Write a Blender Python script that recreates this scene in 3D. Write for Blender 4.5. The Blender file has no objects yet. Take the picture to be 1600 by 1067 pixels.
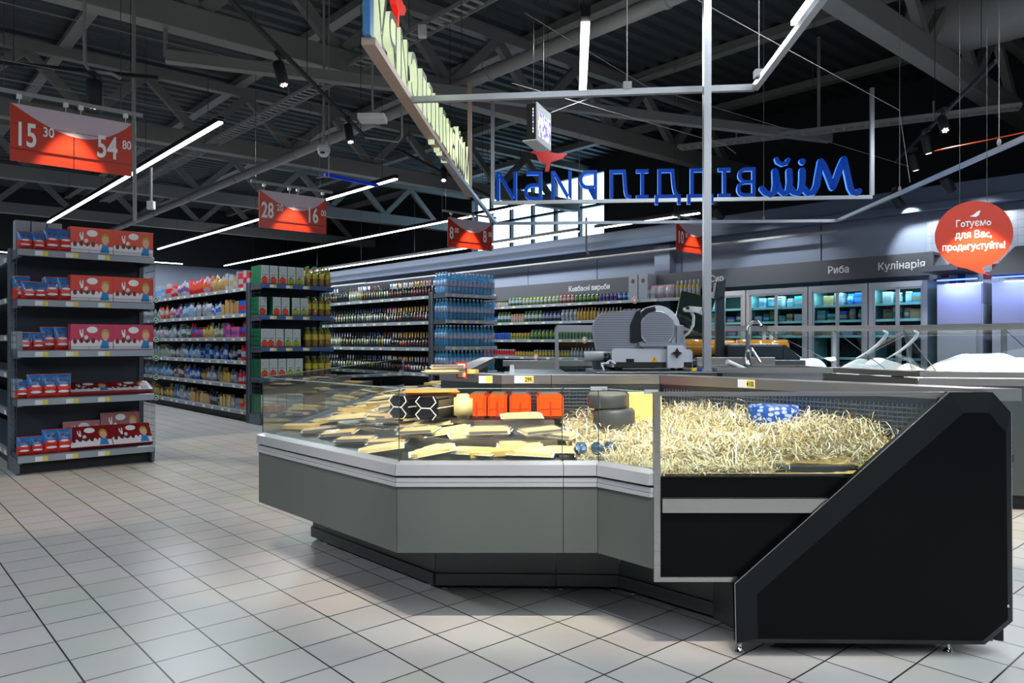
import bpy, bmesh, math, random
from mathutils import Vector, Matrix
R = math.radians
PI = math.pi
rng = random.Random(7)
SC = bpy.context.scene
COL = SC.collection
F = 1180.0; CY = 534.0; CH = 1.4          # focal length in pixels, horizon row, eye height
PSI = 0.7245                              # the shop grid is turned this much against the view
CP, SP = math.cos(PSI), math.sin(PSI)

# ------------------------------------------------------------------ camera
cam = bpy.data.cameras.new('camera'); camo = bpy.data.objects.new('camera', cam); COL.objects.link(camo)
cam.sensor_width = 36; cam.lens = F / 1600 * 36; cam.shift_y = 0.0003; cam.clip_start = 0.05; cam.clip_end = 200
camo.location = (0, 0, CH); camo.rotation_euler = (PI / 2, 0, 0)
SC.camera = camo
# ------------------------------------------------------------------ world: daylight that only comes in through the high window
w = bpy.data.worlds.new('world'); SC.world = w; w.use_nodes = True
bg = w.node_tree.nodes['Background']; bg.inputs[0].default_value = (0.55, 0.78, 1.0, 1); bg.inputs[1].default_value = 4.0
SC.view_settings.view_transform = 'Standard'; SC.view_settings.look = 'None'
SC.view_settings.gamma = 1; SC.view_settings.use_curve_mapping = False
SC.view_settings.exposure = 0.02
cy = SC.cycles
cy.use_denoising = True; cy.max_bounces = 7; cy.diffuse_bounces = 3; cy.glossy_bounces = 4
cy.transmission_bounces = 6; cy.transparent_max_bounces = 24; cy.caustics_reflective = False; cy.caustics_refractive = False
cy.sample_clamp_indirect = 4


def B(u, v, z=0.0):
    return Vector((u * CP - v * SP, u * SP + v * CP, z))


def at(px, py, d):
    return Vector(((px - 800) * d / F, d, CH - (py - CY) * d / F))


def lightobj(kind, name, loc, energy, color=(1, 1, 1), aim=None, size=0.1, sy=None, angle=40, blend=0.3, rotz=0):
    l = bpy.data.lights.new(name, kind); o = bpy.data.objects.new(name, l); COL.objects.link(o)
    o.location = loc; l.energy = energy; l.color = color
    if kind == 'AREA':
        l.shape = 'RECTANGLE'; l.size = size; l.size_y = sy or size
    if kind == 'SPOT':
        l.spot_size = R(angle); l.spot_blend = blend; l.shadow_soft_size = size
    if kind == 'POINT':
        l.shadow_soft_size = size
    if aim is not None:
        o.rotation_euler = (Vector(aim) - Vector(loc)).to_track_quat('-Z', 'Y').to_euler()
    else:
        o.rotation_euler = (0, 0, rotz)
    return o


# light levels, used by the lamp builders below
E_STRIP = 26.0      # watts per metre of ceiling light line
E_SPOT = 260.0
E_SIGN = 210.0
COOL = (0.86, 0.94, 1.0); WARM = (1.0, 0.88, 0.74)


# ------------------------------------------------------------------ materials
def lin(c):
    if isinstance(c, str):
        c = tuple(int(c[i:i + 2], 16) / 255 for i in (0, 2, 4))
    return tuple((x / 12.92 if x <= 0.04045 else ((x + 0.055) / 1.055) ** 2.4) for x in c)


_M = {}


def mat(name, c='808080', rough=0.5, metal=0.0, emit=None, es=1.0, noise=0.0, nscale=8, spec=0.5, alpha=1.0, bump=0.0, coat=0.0):
    if name in _M:
        return _M[name]
    m = bpy.data.materials.new(name); m.use_nodes = True; nt = m.node_tree; b = nt.nodes['Principled BSDF']
    cl = lin(c)
    b.inputs['Base Color'].default_value = (*cl, 1); b.inputs['Roughness'].default_value = rough
    b.inputs['Metallic'].default_value = metal; b.inputs['Specular IOR Level'].default_value = spec
    b.inputs['Coat Weight'].default_value = coat
    if emit is not None:
        b.inputs['Emission Color'].default_value = (*lin(emit), 1); b.inputs['Emission Strength'].default_value = es
    if noise or bump:
        tc = nt.nodes.new('ShaderNodeTexCoord'); n = nt.nodes.new('ShaderNodeTexNoise'); n.inputs['Scale'].default_value = nscale
        n.inputs['Detail'].default_value = 4
        nt.links.new(tc.outputs['Object'], n.inputs['Vector'])
        if noise:
            mx = nt.nodes.new('ShaderNodeMix'); mx.data_type = 'RGBA'
            mx.inputs[6].default_value = (*[x * (1 - noise) for x in cl], 1); mx.inputs[7].default_value = (*[min(1, x * (1 + noise)) for x in cl], 1)
            nt.links.new(n.outputs['Fac'], mx.inputs[0]); nt.links.new(mx.outputs[2], b.inputs['Base Color'])
        if bump:
            bp = nt.nodes.new('ShaderNodeBump'); bp.inputs['Strength'].default_value = bump; bp.inputs['Distance'].default_value = 0.01
            nt.links.new(n.outputs['Fac'], bp.inputs['Height']); nt.links.new(bp.outputs['Normal'], b.inputs['Normal'])
    if alpha < 1:
        out = nt.nodes['Material Output']; tr = nt.nodes.new('ShaderNodeBsdfTransparent'); ms = nt.nodes.new('ShaderNodeMixShader')
        ms.inputs[0].default_value = alpha; nt.links.new(tr.outputs[0], ms.inputs[1]); nt.links.new(b.outputs[0], ms.inputs[2])
        nt.links.new(ms.outputs[0], out.inputs['Surface'])
    _M[name] = m
    return m


def glass(name, tint=(0.93, 0.98, 0.96), gain=1.0, base=0.0):
    if name in _M:
        return _M[name]
    m = bpy.data.materials.new(name); m.use_nodes = True; nt = m.node_tree; nt.nodes.clear()
    out = nt.nodes.new('ShaderNodeOutputMaterial'); tr = nt.nodes.new('ShaderNodeBsdfTransparent'); gl = nt.nodes.new('ShaderNodeBsdfGlossy')
    tr.inputs[0].default_value = (*tint, 1); gl.inputs['Roughness'].default_value = 0.0
    lwt = nt.nodes.new('ShaderNodeLayerWeight'); lw = nt.nodes.new('ShaderNodeMath'); lw.operation = 'POWER'; lw.inputs[1].default_value = 4.5
    nt.links.new(lwt.outputs['Facing'], lw.inputs[0])
    ma = nt.nodes.new('ShaderNodeMath'); ma.operation = 'MULTIPLY_ADD'; ma.inputs[1].default_value = gain * .9; ma.inputs[2].default_value = .035 * gain + base; ma.use_clamp = True
    ms = nt.nodes.new('ShaderNodeMixShader')
    nt.links.new(lw.outputs[0], ma.inputs[0]); nt.links.new(ma.outputs[0], ms.inputs[0])
    nt.links.new(tr.outputs[0], ms.inputs[1]); nt.links.new(gl.outputs[0], ms.inputs[2]); nt.links.new(ms.outputs[0], out.inputs[0])
    _M[name] = m
    return m


def steel(name='steel', c='b4b2ae', rough=0.28, axis=2):
    if name in _M:
        return _M[name]
    m = mat(name, c, rough, 1.0); nt = m.node_tree; b = nt.nodes['Principled BSDF']
    tc = nt.nodes.new('ShaderNodeTexCoord'); mp = nt.nodes.new('ShaderNodeMapping'); n = nt.nodes.new('ShaderNodeTexNoise')
    s = [2, 2, 2]; s[axis] = 160; mp.inputs['Scale'].default_value = s; n.inputs['Scale'].default_value = 1.5
    mr = nt.nodes.new('ShaderNodeMapRange'); mr.inputs[3].default_value = rough - 0.08; mr.inputs[4].default_value = rough + 0.12
    nt.links.new(tc.outputs['Object'], mp.inputs[0]); nt.links.new(mp.outputs[0], n.inputs['Vector'])
    nt.links.new(n.outputs['Fac'], mr.inputs[0]); nt.links.new(mr.outputs[0], b.inputs['Roughness'])
    return m


def floor_mat():
    m = mat('floor_tiles', 'b8b5b1', 0.3); nt = m.node_tree; b = nt.nodes['Principled BSDF']
    tc = nt.nodes.new('ShaderNodeTexCoord'); mp = nt.nodes.new('ShaderNodeMapping')
    T = 0.19696 * CH
    x0, y0 = -2.1747 * CH, 3.2562 * CH
    mp.inputs['Location'].default_value = (-(x0 * CP + y0 * SP) + 200 * T, -(-x0 * SP + y0 * CP) + 200 * T, 0)
    br = nt.nodes.new('ShaderNodeTexBrick'); br.offset = 0; br.squash = 1
    br.inputs['Scale'].default_value = 1; br.inputs['Brick Width'].default_value = T; br.inputs['Row Height'].default_value = T
    br.inputs['Mortar Size'].default_value = 0.0044; br.inputs['Mortar Smooth'].default_value = 0.2
    br.inputs['Color1'].default_value = (*lin('bdbbb8'), 1); br.inputs['Color2'].default_value = (*lin('c4c3c1'), 1)
    br.inputs['Mortar'].default_value = (*lin('282624'), 1)
    nz = nt.nodes.new('ShaderNodeTexNoise'); nz.inputs['Scale'].default_value = 1.7; nz.inputs['Detail'].default_value = 6
    mx = nt.nodes.new('ShaderNodeMix'); mx.data_type = 'RGBA'; mx.blend_type = 'MULTIPLY'; mx.inputs[0].default_value = 0.25
    nt.links.new(tc.outputs['Object'], mp.inputs[0]); nt.links.new(mp.outputs[0], br.inputs['Vector']); nt.links.new(tc.outputs['Object'], nz.inputs['Vector'])
    nt.links.new(br.outputs['Color'], mx.inputs[6]); nt.links.new(nz.outputs['Color'], mx.inputs[7]); nt.links.new(mx.outputs[2], b.inputs['Base Color'])
    mr = nt.nodes.new('ShaderNodeMapRange'); mr.inputs[3].default_value = 0.24; mr.inputs[4].default_value = 0.42
    nt.links.new(nz.outputs['Fac'], mr.inputs[0]); nt.links.new(mr.outputs[0], b.inputs['Roughness'])
    bp = nt.nodes.new('ShaderNodeBump'); bp.inputs['Strength'].default_value = 0.3; bp.inputs['Distance'].default_value = 0.002; bp.invert = True
    nt.links.new(br.outputs['Fac'], bp.inputs['Height']); nt.links.new(bp.outputs['Normal'], b.inputs['Normal'])
    return m


M = dict(
    counter=mat('counter_grey_paint', '545a58', 0.42, 0.35, noise=0.06, nscale=3),
    plinth=mat('plinth_grey', '4a504f', 0.45, 0.3),
    black=mat('black_panel', '030506', 0.35, 0.0, noise=0.3, nscale=5, spec=.12), black2=mat('black_edge', '0c1113', 0.35, spec=.25),
    matt=mat('matt_black', '0c0e10', 0.6), steel=steel(), steelx=steel('steel_horizontal', 'b8b5b0', 0.3), steeldark=steel('steel_dark', '6c7074', 0.3),
    alu=mat('aluminium_rail', 'acb0b6', 0.3, 0.5), chrome=mat('chrome', 'e0e2e4', 0.08, 1.0), rack=mat('rack_paint', '5a6470', 0.42, 0.3),
    rackdark=mat('rack_dark_paint', '2c3238', 0.5), navy=mat('back_panel_navy', '1b2833', 0.55), shelfedge=mat('shelf_edge_grey', '8a929c', 0.4, 0.2),
    shelfblue=mat('shelf_edge_blue', '3c5688', 0.4), wire=mat('wire_grey', '4a5256', 0.4, 0.6), tag=mat('tag_white', 'd8dce0', 0.5), tagy=mat('tag_yellow', 'd8c850', 0.5),
    truss=mat('truss_paint', '868682', 0.6, noise=0.1, nscale=2), roof=mat('roof_sheet', '434a4b', 0.6, 0.2), pipe=mat('pipe_grey', '90918f', 0.5),
    wall=mat('wall_panel', '8a94a8', 0.6), walldark=mat('upper_wall_dark', '24292d', 0.8), soffit=mat('soffit_paint', '46546a', 0.5),
    header=mat('header_grey', '55565c', 0.6), white=mat('white_plastic', 'dcdfe2', 0.4), paper=mat('white_letters', 'f0f0f0', 0.6),
    red=mat('sign_red', 'c43214', 0.4), pinkwhite=mat('sign_pale', 'cbb8c4', 0.5), orange=mat('orange_paint', 'e8521a', 0.4),
    gl=glass('clear_glass', (0.95, 0.985, 0.97), 1.3), glf=glass('fridge_glass', (0.86, 0.95, 0.97), 0.7), glgreen=mat('glass_edge', '16382f', 0.2),
    led=mat('led_white', 'ffffff', emit='ffffff', es=9), blackplastic=mat('black_plastic', '101418', 0.3),
)
M['floor'] = floor_mat()


# ------------------------------------------------------------------ mesh helpers
class MB:
    def __init__(s):
        s.v = []; s.f = []; s.m = []; s.sm = []

    def add(s, vs, fs, mi=0, smooth=False):
        k = len(s.v); s.v += [tuple(p) for p in vs]
        for f in fs:
            s.f.append([i + k for i in f]); s.m.append(mi); s.sm.append(smooth)
        return s

    def box(s, x0, x1, y0, y1, z0, z1, mi=0, bev=0.0):
        if bev > 0:
            b = min(bev, abs(x1 - x0) / 2.2, abs(y1 - y0) / 2.2, abs(z1 - z0) / 2.2)
            bm = bmesh.new(); bmesh.ops.create_cube(bm, size=1)
            for q in bm.verts:
                q.co = ((x0 + x1) / 2 + q.co.x * (x1 - x0), (y0 + y1) / 2 + q.co.y * (y1 - y0), (z0 + z1) / 2 + q.co.z * (z1 - z0))
            bmesh.ops.bevel(bm, geom=list(bm.edges), offset=b, segments=2, affect='EDGES', profile=0.6)
            s.bm(bm, mi); return s
        vs = [(x, y, z) for z in (z0, z1) for y in (y0, y1) for x in (x0, x1)]
        return s.add(vs, [(0, 2, 3, 1), (4, 5, 7, 6), (0, 1, 5, 4), (2, 6, 7, 3), (0, 4, 6, 2), (1, 3, 7, 5)], mi)

    def bm(s, bm, mi=0, mtx=None, smooth=False):
        bm.verts.index_update()
        s.add([(mtx @ q.co if mtx else q.co) for q in bm.verts], [[q.index for q in f.verts] for f in bm.faces], mi, smooth)
        bm.free(); return s

    def prism(s, poly, vec, mi=0):
        """3-D polygon swept along vec"""
        n = len(poly); poly = [Vector(p) for p in poly]; vec = Vector(vec)
        s.add(poly + [p + vec for p in poly], [list(range(n))[::-1], list(range(n, 2 * n))] + [(i, (i + 1) % n, (i + 1) % n + n, i + n) for i in range(n)], mi)
        return s

    def slab(s, poly, z0, z1, mi=0):
        return s.prism([(p[0], p[1], z0) for p in poly], (0, 0, z1 - z0), mi)

    def bar(s, a, b, w, h, mi=0, up=(0, 0, 1)):
        a, b = Vector(a), Vector(b); d = (b - a).normalized(); up = Vector(up)
        sx = d.cross(up)
        if sx.length < 1e-4:
            sx = d.cross(Vector((1, 0, 0)))
        sx.normalize(); uz = sx.cross(d).normalized()
        q = [a + sx * (i * w / 2) + uz * (j * h / 2) for i, j in ((-1, -1), (1, -1), (1, 1), (-1, 1))]
        return s.prism(q, b - a, mi)

    def tube(s, pts, r, n=8, mi=0, caps=True):
        pts = [Vector(p) for p in pts]; rings = []
        rr = r if isinstance(r, (list, tuple)) else [r] * len(pts)
        prev = None
        for i, p in enumerate(pts):
            d = (pts[min(i + 1, len(pts) - 1)] - pts[max(i - 1, 0)]).normalized()
            ref = prev if prev is not None else (Vector((0, 0, 1)) if abs(d.z) < 0.9 else Vector((1, 0, 0)))
            x = (ref - d * ref.dot(d)); x.normalize(); prev = x; y = d.cross(x)
            rings.append([p + (x * math.cos(2 * PI * k / n) + y * math.sin(2 * PI * k / n)) * rr[i] for k in range(n)])
        vs = [q for g in rings for q in g]
        fs = [(i * n + k, i * n + (k + 1) % n, (i + 1) * n + (k + 1) % n, (i + 1) * n + k) for i in range(len(pts) - 1) for k in range(n)]
        s.add(vs, fs, mi, True)
        if caps:
            s.add(rings[0], [list(range(n))[::-1]], mi); s.add(rings[-1], [list(range(n))], mi)
        return s

    def lathe(s, prof, n=14, c=(0, 0, 0), mi=0, mtx=None, mis=None, caps=True):
        vs = []
        for r, z in prof:
            for k in range(n):
                p = Vector((r * math.cos(2 * PI * k / n), r * math.sin(2 * PI * k / n), z))
                vs.append((mtx @ p if mtx else p) + Vector(c))
        base = len(s.v); s.v += [tuple(p) for p in vs]
        for i in range(len(prof) - 1):
            mm = mis[i] if mis else mi
            for k in range(n):
                s.f.append([base + i * n + k, base + i * n + (k + 1) % n, base + (i + 1) * n + (k + 1) % n, base + (i + 1) * n + k]); s.m.append(mm); s.sm.append(True)
        if prof[0][0] > 1e-5 and caps:
            s.f.append([base + k for k in range(n)][::-1]); s.m.append(mis[0] if mis else mi); s.sm.append(False)
        if prof[-1][0] > 1e-5 and caps:
            s.f.append([base + (len(prof) - 1) * n + k for k in range(n)]); s.m.append(mis[-1] if mis else mi); s.sm.append(False)
        return s

    def disc(s, c, ex, ey, rx, ry, mi=0, n=16, th=0.0):
        c, ex, ey = Vector(c), Vector(ex).normalized(), Vector(ey).normalized()
        poly = [c + ex * (rx * math.cos(2 * PI * k / n)) + ey * (ry * math.sin(2 * PI * k / n)) for k in range(n)]
        if th:
            return s.prism(poly, ex.cross(ey) * th, mi)
        return s.add(poly, [list(range(n))], mi)

    def xf(s, mtx, a=0):
        s.v[a:] = [tuple(mtx @ Vector(p)) for p in s.v[a:]]
        return s

    def mesh(s, name, mats):
        me = bpy.data.meshes.new(name); me.from_pydata(s.v, [], s.f)
        mats = mats if isinstance(mats, (list, tuple)) else [mats]
        for m_ in mats:
            me.materials.append(m_)
        me.polygons.foreach_set('material_index', s.m); me.polygons.foreach_set('use_smooth', s.sm); me.validate(); me.update()
        return me


def obj(name, mb, mats, parent=None, loc=None, rotz=0.0):
    me = mb.mesh(name, mats) if isinstance(mb, MB) else mb
    o = bpy.data.objects.new(name, me); COL.objects.link(o)
    if parent:
        o.parent = parent
    if loc is not None:
        o.location = loc
    if rotz:
        o.rotation_euler = (0, 0, rotz)
    return o


def tag(o, label, cat, group=None, kind=None):
    if label: o['label'] = label
    if cat: o['category'] = cat
    if group: o['group'] = group
    if kind: o['kind'] = kind
    return o


def thing(name, label, cat, loc=(0, 0, 0), rotz=0.0, group=None):
    o = bpy.data.objects.new(name, None); COL.objects.link(o); o.location = loc; o.rotation_euler = (0, 0, rotz)
    o.empty_display_size = 0.1
    return tag(o, label, cat, group)


def clone(o, loc, rotz=0.0, label=None, group=None, rot=None):
    c = o.copy(); COL.objects.link(c); c.location = loc; c.rotation_euler = rot if rot else (0, 0, rotz)
    if label: c['label'] = label
    if group: c['group'] = group
    for ch in o.children:
        k = ch.copy(); COL.objects.link(k); k.parent = c
        for g in ch.children:
            q = g.copy(); COL.objects.link(q); q.parent = k
    return c


def _font_mesh(body, bold, extrude, res=3):
    cu = bpy.data.curves.new('lettering', 'FONT'); cu.body = body; cu.size = 1; cu.extrude = extrude; cu.offset = bold; cu.resolution_u = res
    t = bpy.data.objects.new('lettering', cu); COL.objects.link(t)
    me = bpy.data.meshes.new_from_object(t.evaluated_get(bpy.context.evaluated_depsgraph_get()))
    bpy.data.objects.remove(t); bpy.data.curves.remove(cu)
    return me


_ADV = {}


def _xmax(body):
    if body not in _ADV:
        me = _font_mesh(body, 0, 0); _ADV[body] = max(v.co.x for v in me.vertices); bpy.data.meshes.remove(me)
    return _ADV[body]


def text(name, body, size, mats, parent, mtx, extrude=0.002, bold=0.0, align='CENTER', space=1.0, shear=0.0, xs=1.0):
    """lettering as one mesh, set glyph by glyph (three Cyrillic glyphs are drawn here, their outlines do not fill well)"""
    ex = extrude / size; bo = bold / size; b = MB(); x = 0.0
    for ch in body.replace('е', 'e').replace('о', 'o').replace('с', 'c'):
        if ch == ' ':
            x += .27 * space; continue
        base = 'п' if ch in 'ний' else ch
        if ch in 'ний':
            st = .046 + bo; l, r_, h = .12, .464, .542
            for c_ in (l, r_): b.box(x + c_ - st, x + c_ + st, -bo, h + bo, -ex, ex)
            if ch == 'н': b.box(x + l, x + r_, h * .44 - bo, h * .60 + bo, -ex, ex)
            else: b.prism([(x + l, .0, -ex), (x + l + .10 + bo, -bo, -ex), (x + r_, h - .02, -ex), (x + r_ - .10 - bo, h + bo, -ex)], (0, 0, 2 * ex))
            if ch == 'й': b.prism([(x + .18, .76, -ex), (x + .22, .65, -ex), (x + .29, .62, -ex), (x + .36, .65, -ex), (x + .40, .76, -ex), (x + .34, .76, -ex), (x + .32, .71, -ex), (x + .29, .69, -ex), (x + .26, .71, -ex), (x + .24, .76, -ex)], (0, 0, 2 * ex))
        else:
            me = _font_mesh(ch, bo, ex)
            b.add([(v.co.x + x, v.co.y, v.co.z) for v in me.vertices], [list(q.vertices) for q in me.polygons]); bpy.data.meshes.remove(me)
        x += (_xmax(base + 'п') - _xmax('п')) * space
    off = {'CENTER': x / 2, 'RIGHT': x, 'LEFT': 0}[align]
    mats = mats if isinstance(mats, (list, tuple)) else [mats]
    me = b.mesh(name, mats)
    for q in me.polygons:
        q.material_index = 0 if (abs(q.normal.z) > 0.7 or len(mats) == 1) else 1
    me.transform(mtx @ Matrix.Diagonal((size * xs, size, size, 1)) @ Matrix.Translation((-off, 0, 0)))
    o = bpy.data.objects.new(name, me); COL.objects.link(o); o.parent = parent
    return o


def basis(o, ex, ey):
    ex, ey = Vector(ex).normalized(), Vector(ey).normalized(); ez = ex.cross(ey)
    m = Matrix.Identity(4)
    for i in range(3):
        m[i][0] = ex[i]; m[i][1] = ey[i]; m[i][2] = ez[i]; m[i][3] = Vector(o)[i]
    return m


ORD = ['first', 'second', 'third', 'fourth', 'fifth', 'sixth', 'seventh', 'eighth', 'ninth', 'tenth', 'eleventh', 'twelfth', 'thirteenth', 'fourteenth', 'fifteenth',
       'sixteenth', 'seventeenth', 'eighteenth', 'nineteenth', 'twentieth']
TENS = {2: 'twenty', 3: 'thirty', 4: 'forty', 5: 'fifty', 6: 'sixty', 7: 'seventy'}
TENTH = {3: 'thirtieth', 4: 'fortieth', 5: 'fiftieth', 6: 'sixtieth', 7: 'seventieth'}


def nth(i):
    i += 1
    if i <= 20: return ORD[i - 1]
    t, r = divmod(i, 10)
    return TENTH[t] if r == 0 else TENS[t] + '-' + ORD[r - 1]


def struct(name, mb, m, loc=(0, 0, 0), rotz=0.0):
    o = obj(name, mb, m, None, loc, rotz); o['kind'] = 'structure'
    return o


# ================================================================== ROOM (built on the shop grid u, v)
U0, U1, U2, V0, V1, HZ = -9.0, 13.3, 17.0, -9.0, 32.0, 6.9
struct('floor', MB().box(U0 - .3, U2 + .3, V0 - .3, V1 + .3, -0.2, 0.0), M['floor'], rotz=PSI)
# corrugated roof sheet
c = MB(); n = 0; x = V0 - .2; prof = []
while x < V1 + .2:
    prof += [(x, HZ), (x + .14, HZ), (x + .19, HZ + .07), (x + .30, HZ + .07), (x + .35, HZ)]; x += .35
vs = []
for (a, b) in prof: vs += [(U0 - .2, a, b), (U2 + .2, a, b)]
c.add(vs, [(2 * i, 2 * i + 2, 2 * i + 3, 2 * i + 1) for i in range(len(prof) - 1)])
c.box(U0 - .3, U2 + .3, V0 - .3, V1 + .3, HZ + .1, HZ + .25)
struct('ceiling', c, M['roof'], rotz=PSI)
# back wall on the right: light panels below, soffit duct, dark strip above with a high window
WV0, WV1, WZ0, WZ1 = 15.0, 21.4, 4.5, 6.55
wb = MB()
v = V0
seams = [V0, 3.2, 6.55, 9.6, 12.0, 14.4, 16.6, 19.5, 22.5, 25.5, 28.5, V1]
for a, b in zip(seams[:-1], seams[1:]):
    wb.box(U1, U1 + .12, a + .012, b - .012, 0, 3.55, 0)
wb.box(U1 + .03, U1 + .2, V0, V1, 0, 3.55, 1)
struct('wall_back', wb, [M['wall'], M['walldark']], rotz=PSI)
wb = MB().box(U2, U2 + .3, V0, WV0, 0, HZ + .1).box(U2, U2 + .3, WV1, V1, 0, HZ + .1).box(U2, U2 + .3, WV0, WV1, 0, WZ0).box(U2, U2 + .3, WV0, WV1, WZ1, HZ + .1)
struct('wall_right', wb, M['walldark'], rotz=PSI)
struct('trim_1', MB().box(U1 - .42, U1 - .002, V0 + .3, V1 - .02, 3.52, 3.86, 0).box(U1 - .5, U1 - .42, V0 + .3, V1 - .02, 3.47, 3.60, 0, .02), M['soffit'], rotz=PSI)
struct('trim_2', MB().box(U1 - .22, U1 - .002, 9.75, 10.15, 0, 3.46), M['wall'], rotz=PSI)
# window with mullions
wf = MB()
for k in range(7):
    y = WV0 + k * (WV1 - WV0) / 6; wf.box(U2 - .03, U2 + .1, y - .04, y + .04, WZ0, WZ1)
for z in (WZ0 + .03, (WZ0 + WZ1) / 2, WZ1 - .03): wf.box(U2 - .03, U2 + .1, WV0, WV1, z - .035, z + .035)
wo = struct('window_1', wf, M['rackdark'], rotz=PSI)
obj('window_glass', MB().box(U2 + .03, U2 + .04, WV0, WV1, WZ0, WZ1), glass('window_glass', (.9, .97, 1), .6), wo)
struct('wall_far', MB().box(U0 - .3, U2 + .3, V1, V1 + .3, 0, 4.5, 0).box(U0 - .3, U2 + .3, V1, V1 + .3, 4.5, HZ + .1, 1), [M['wall'], M['walldark']], rotz=PSI)
struct('wall_left', MB().box(U0 - .3, U0, V0, V1, 0, 4.2, 0).box(U0 - .3, U0, V0, V1, 4.2, HZ + .1, 1), [M['wall'], M['walldark']], rotz=PSI)
struct('wall_rear', MB().box(U0 - .3, U2 + .3, V0 - .3, V0, 0, 4.2, 0).box(U0 - .3, U2 + .3, V0 - .3, V0, 4.2, HZ + .1, 1), [M['wall'], M['walldark']], rotz=PSI)


# ------------------------------------------------------------------ roof steelwork
def truss(v, label):
    t = thing('roof_truss', label, 'roof truss', B(0, v, 0), PSI, 'steel roof trusses')
    zb, zt = 5.3, 6.55
    b = MB()
    b.box(U0 + .02, U2 - .5, -.13, .13, zb, zb + .32, 0, .01)
    obj('bottom_chord', b, M['truss'], t)
    obj('top_chord', MB().box(U0 + .02, U2 - .02, -.09, .09, zt, zt + .18), M['truss'], t)
    x = U0 + .4; k = 0
    while x < U2 - 2.2:
        a = (x, 0, zb + .30); m_ = (x + 1.0, 0, zt + .02); e = (x + 2.0, 0, zb + .30)
        obj('web_brace', MB().bar(a, m_, .12, .16), M['truss'], t); obj('web_brace', MB().bar(m_, e, .12, .16), M['truss'], t)
        x += 2.0
    return t


for v, l in ((4.1, 'nearest steel roof truss, its wide bottom chord crossing the upper right corner'),
             (9.9, 'second steel roof truss, crossing from above the left price sign to the middle'),
             (15.7, 'third steel roof truss, behind the dome camera'), (21.5, 'fourth steel roof truss, beyond the row of small price signs'),
             (27.3, 'last steel roof truss, far back near the far wall')):
    truss(v, l)
for i, u in enumerate((-6, -3, 0, 3, 6.2, 9.2, 12.2, 15.2)):
    b = MB().box(u - .06, u + .06, V0 + .02, V1 - .02, 6.73, 6.89).box(u - .1, u + .1, V0 + .02, V1 - .02, 6.72, 6.745)
    tag(obj('roof_purlin', b, M['truss'], None, (0, 0, 0), PSI), f'dark steel roof beam under the ribbed roof sheet, {nth(i)} from the left side', 'roof beam', 'roof beams')
# pipes and cable trays along v
for (u, z, r, v0, v1, lab) in ((6.7, 5.12, .09, -2, 30, 'thick grey pipe running under the roof trusses to the middle'),
                               (12.4, 6.15, .45, -6, 4.6, 'large round ventilation duct high in the upper right corner'),
                               (12.75, 3.30, .03, 6, 28, 'thin grey pipe along the top of the wall panels')):
    b = MB().tube([(u, v0, z), (u, v1, z)], r, 16)
    for k in range(int(v0) + 1, int(v1), 3):
        if r < .5: b.tube([(u, k, z), (u, k + .06, z)], r * 1.15, 12)
        else: b.tube([(u, k, z), (u, k + .05, z)], r * 1.03, 16)
    if z > 5 and r < .3: b.tube([(u, 9.9, z), (u, 9.9, z + .4)], .012, 6)
    tag(obj('ventilation_duct' if r > .5 else 'service_pipe', b, M['pipe'] if r < .5 else M['truss'], None, (0, 0, 0), PSI), lab, 'duct' if r > .5 else 'pipe')
def tray(p0, p1, lab):
    b = MB(); p0, p1 = Vector(p0), Vector(p1); d = (p1 - p0); L = d.length; d.normalize(); s = Vector((-d.y, d.x, 0))
    for q in (-.12, .12): b.bar(p0 + s * q, p1 + s * q, .012, .06)
    k = 0.0
    while k < L:
        b.bar(p0 + d * k - s * .12, p0 + d * k + s * .12, .05, .012); k += .16
    for k in range(1, int(L), 3): b.bar(p0 + d * k, p0 + d * k + Vector((0, 0, .25)), .02, .02)
    tag(obj('cable_tray', b, M['pipe']), lab, 'cable tray')
tray(B(5.6, 2, 5.42), B(5.6, 24, 5.42), 'perforated cable tray under the roof left of the thick pipe')
tray(B(11.3, 8.2, 4.9), B(13.1, 3.4, 4.9), 'short perforated cable tray near the three black spotlights')
tag(obj('tie_beam', MB().bar(B(3.0, 9.9, 4.95), B(12.9, 6.2, 4.95), .14, .14).bar(B(3.0, 9.9, 4.95), B(3.0, 9.9, 5.3), .04, .04).bar(B(12.7, 6.3, 4.95), B(12.7, 6.3, 6.7), .04, .04), M['truss']), 'long grey tie beam crossing behind the blue letter sign', 'beam')

# ------------------------------------------------------------------ ceiling light lines
def light_line(u, z, v0, v1, label, power=E_STRIP, w_=.06):
    t = thing('linear_light', label, 'ceiling light', B(u, v0, z), PSI, 'linear ceiling lights')
    L = v1 - v0
    obj('housing', MB().box(-w_ / 2 - .01, w_ / 2 + .01, 0, L, .02, .09), M['matt'], t)
    obj('diffuser', MB().box(-w_ / 2, w_ / 2, .005, L - .005, -.005, .02), M['led'], t)
    b = MB()
    k = .5
    while k < L:
        b.tube([(0, k, .09), (0, k, 6.7 - z)], .005, 4); k += 3
    obj('hanging_wire', b, M['wire'], t)
    n = max(1, round(L / 5))
    for k in range(n):
        lightobj('AREA', 'linear_light_lamp', B(u, v0 + (k + .5) * L / n, z - .02), power * L / n, COOL, None, w_, L / n - .05, rotz=PSI)
light_line(3.95, 4.46, 11.3 - .7, 22.5, 'white light line ending at the edge of the left price sign, above the first aisle')
light_line(7.8, 4.46, 12.1, 26.5, 'white light line above the second aisle, passing behind the middle price sign')
light_line(11.5, 4.46, 12.2, 30.5, 'white light line above the third aisle, between small price signs')
light_line(12.35, 3.87, 11.7, 27, 'long white light line low along the back wall', E_STRIP * .18, .05)
light_line(12.35, 3.87, 8.5, 11.2, 'short white light line along the back wall, behind the blue letters', E_STRIP * .18, .05)
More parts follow.
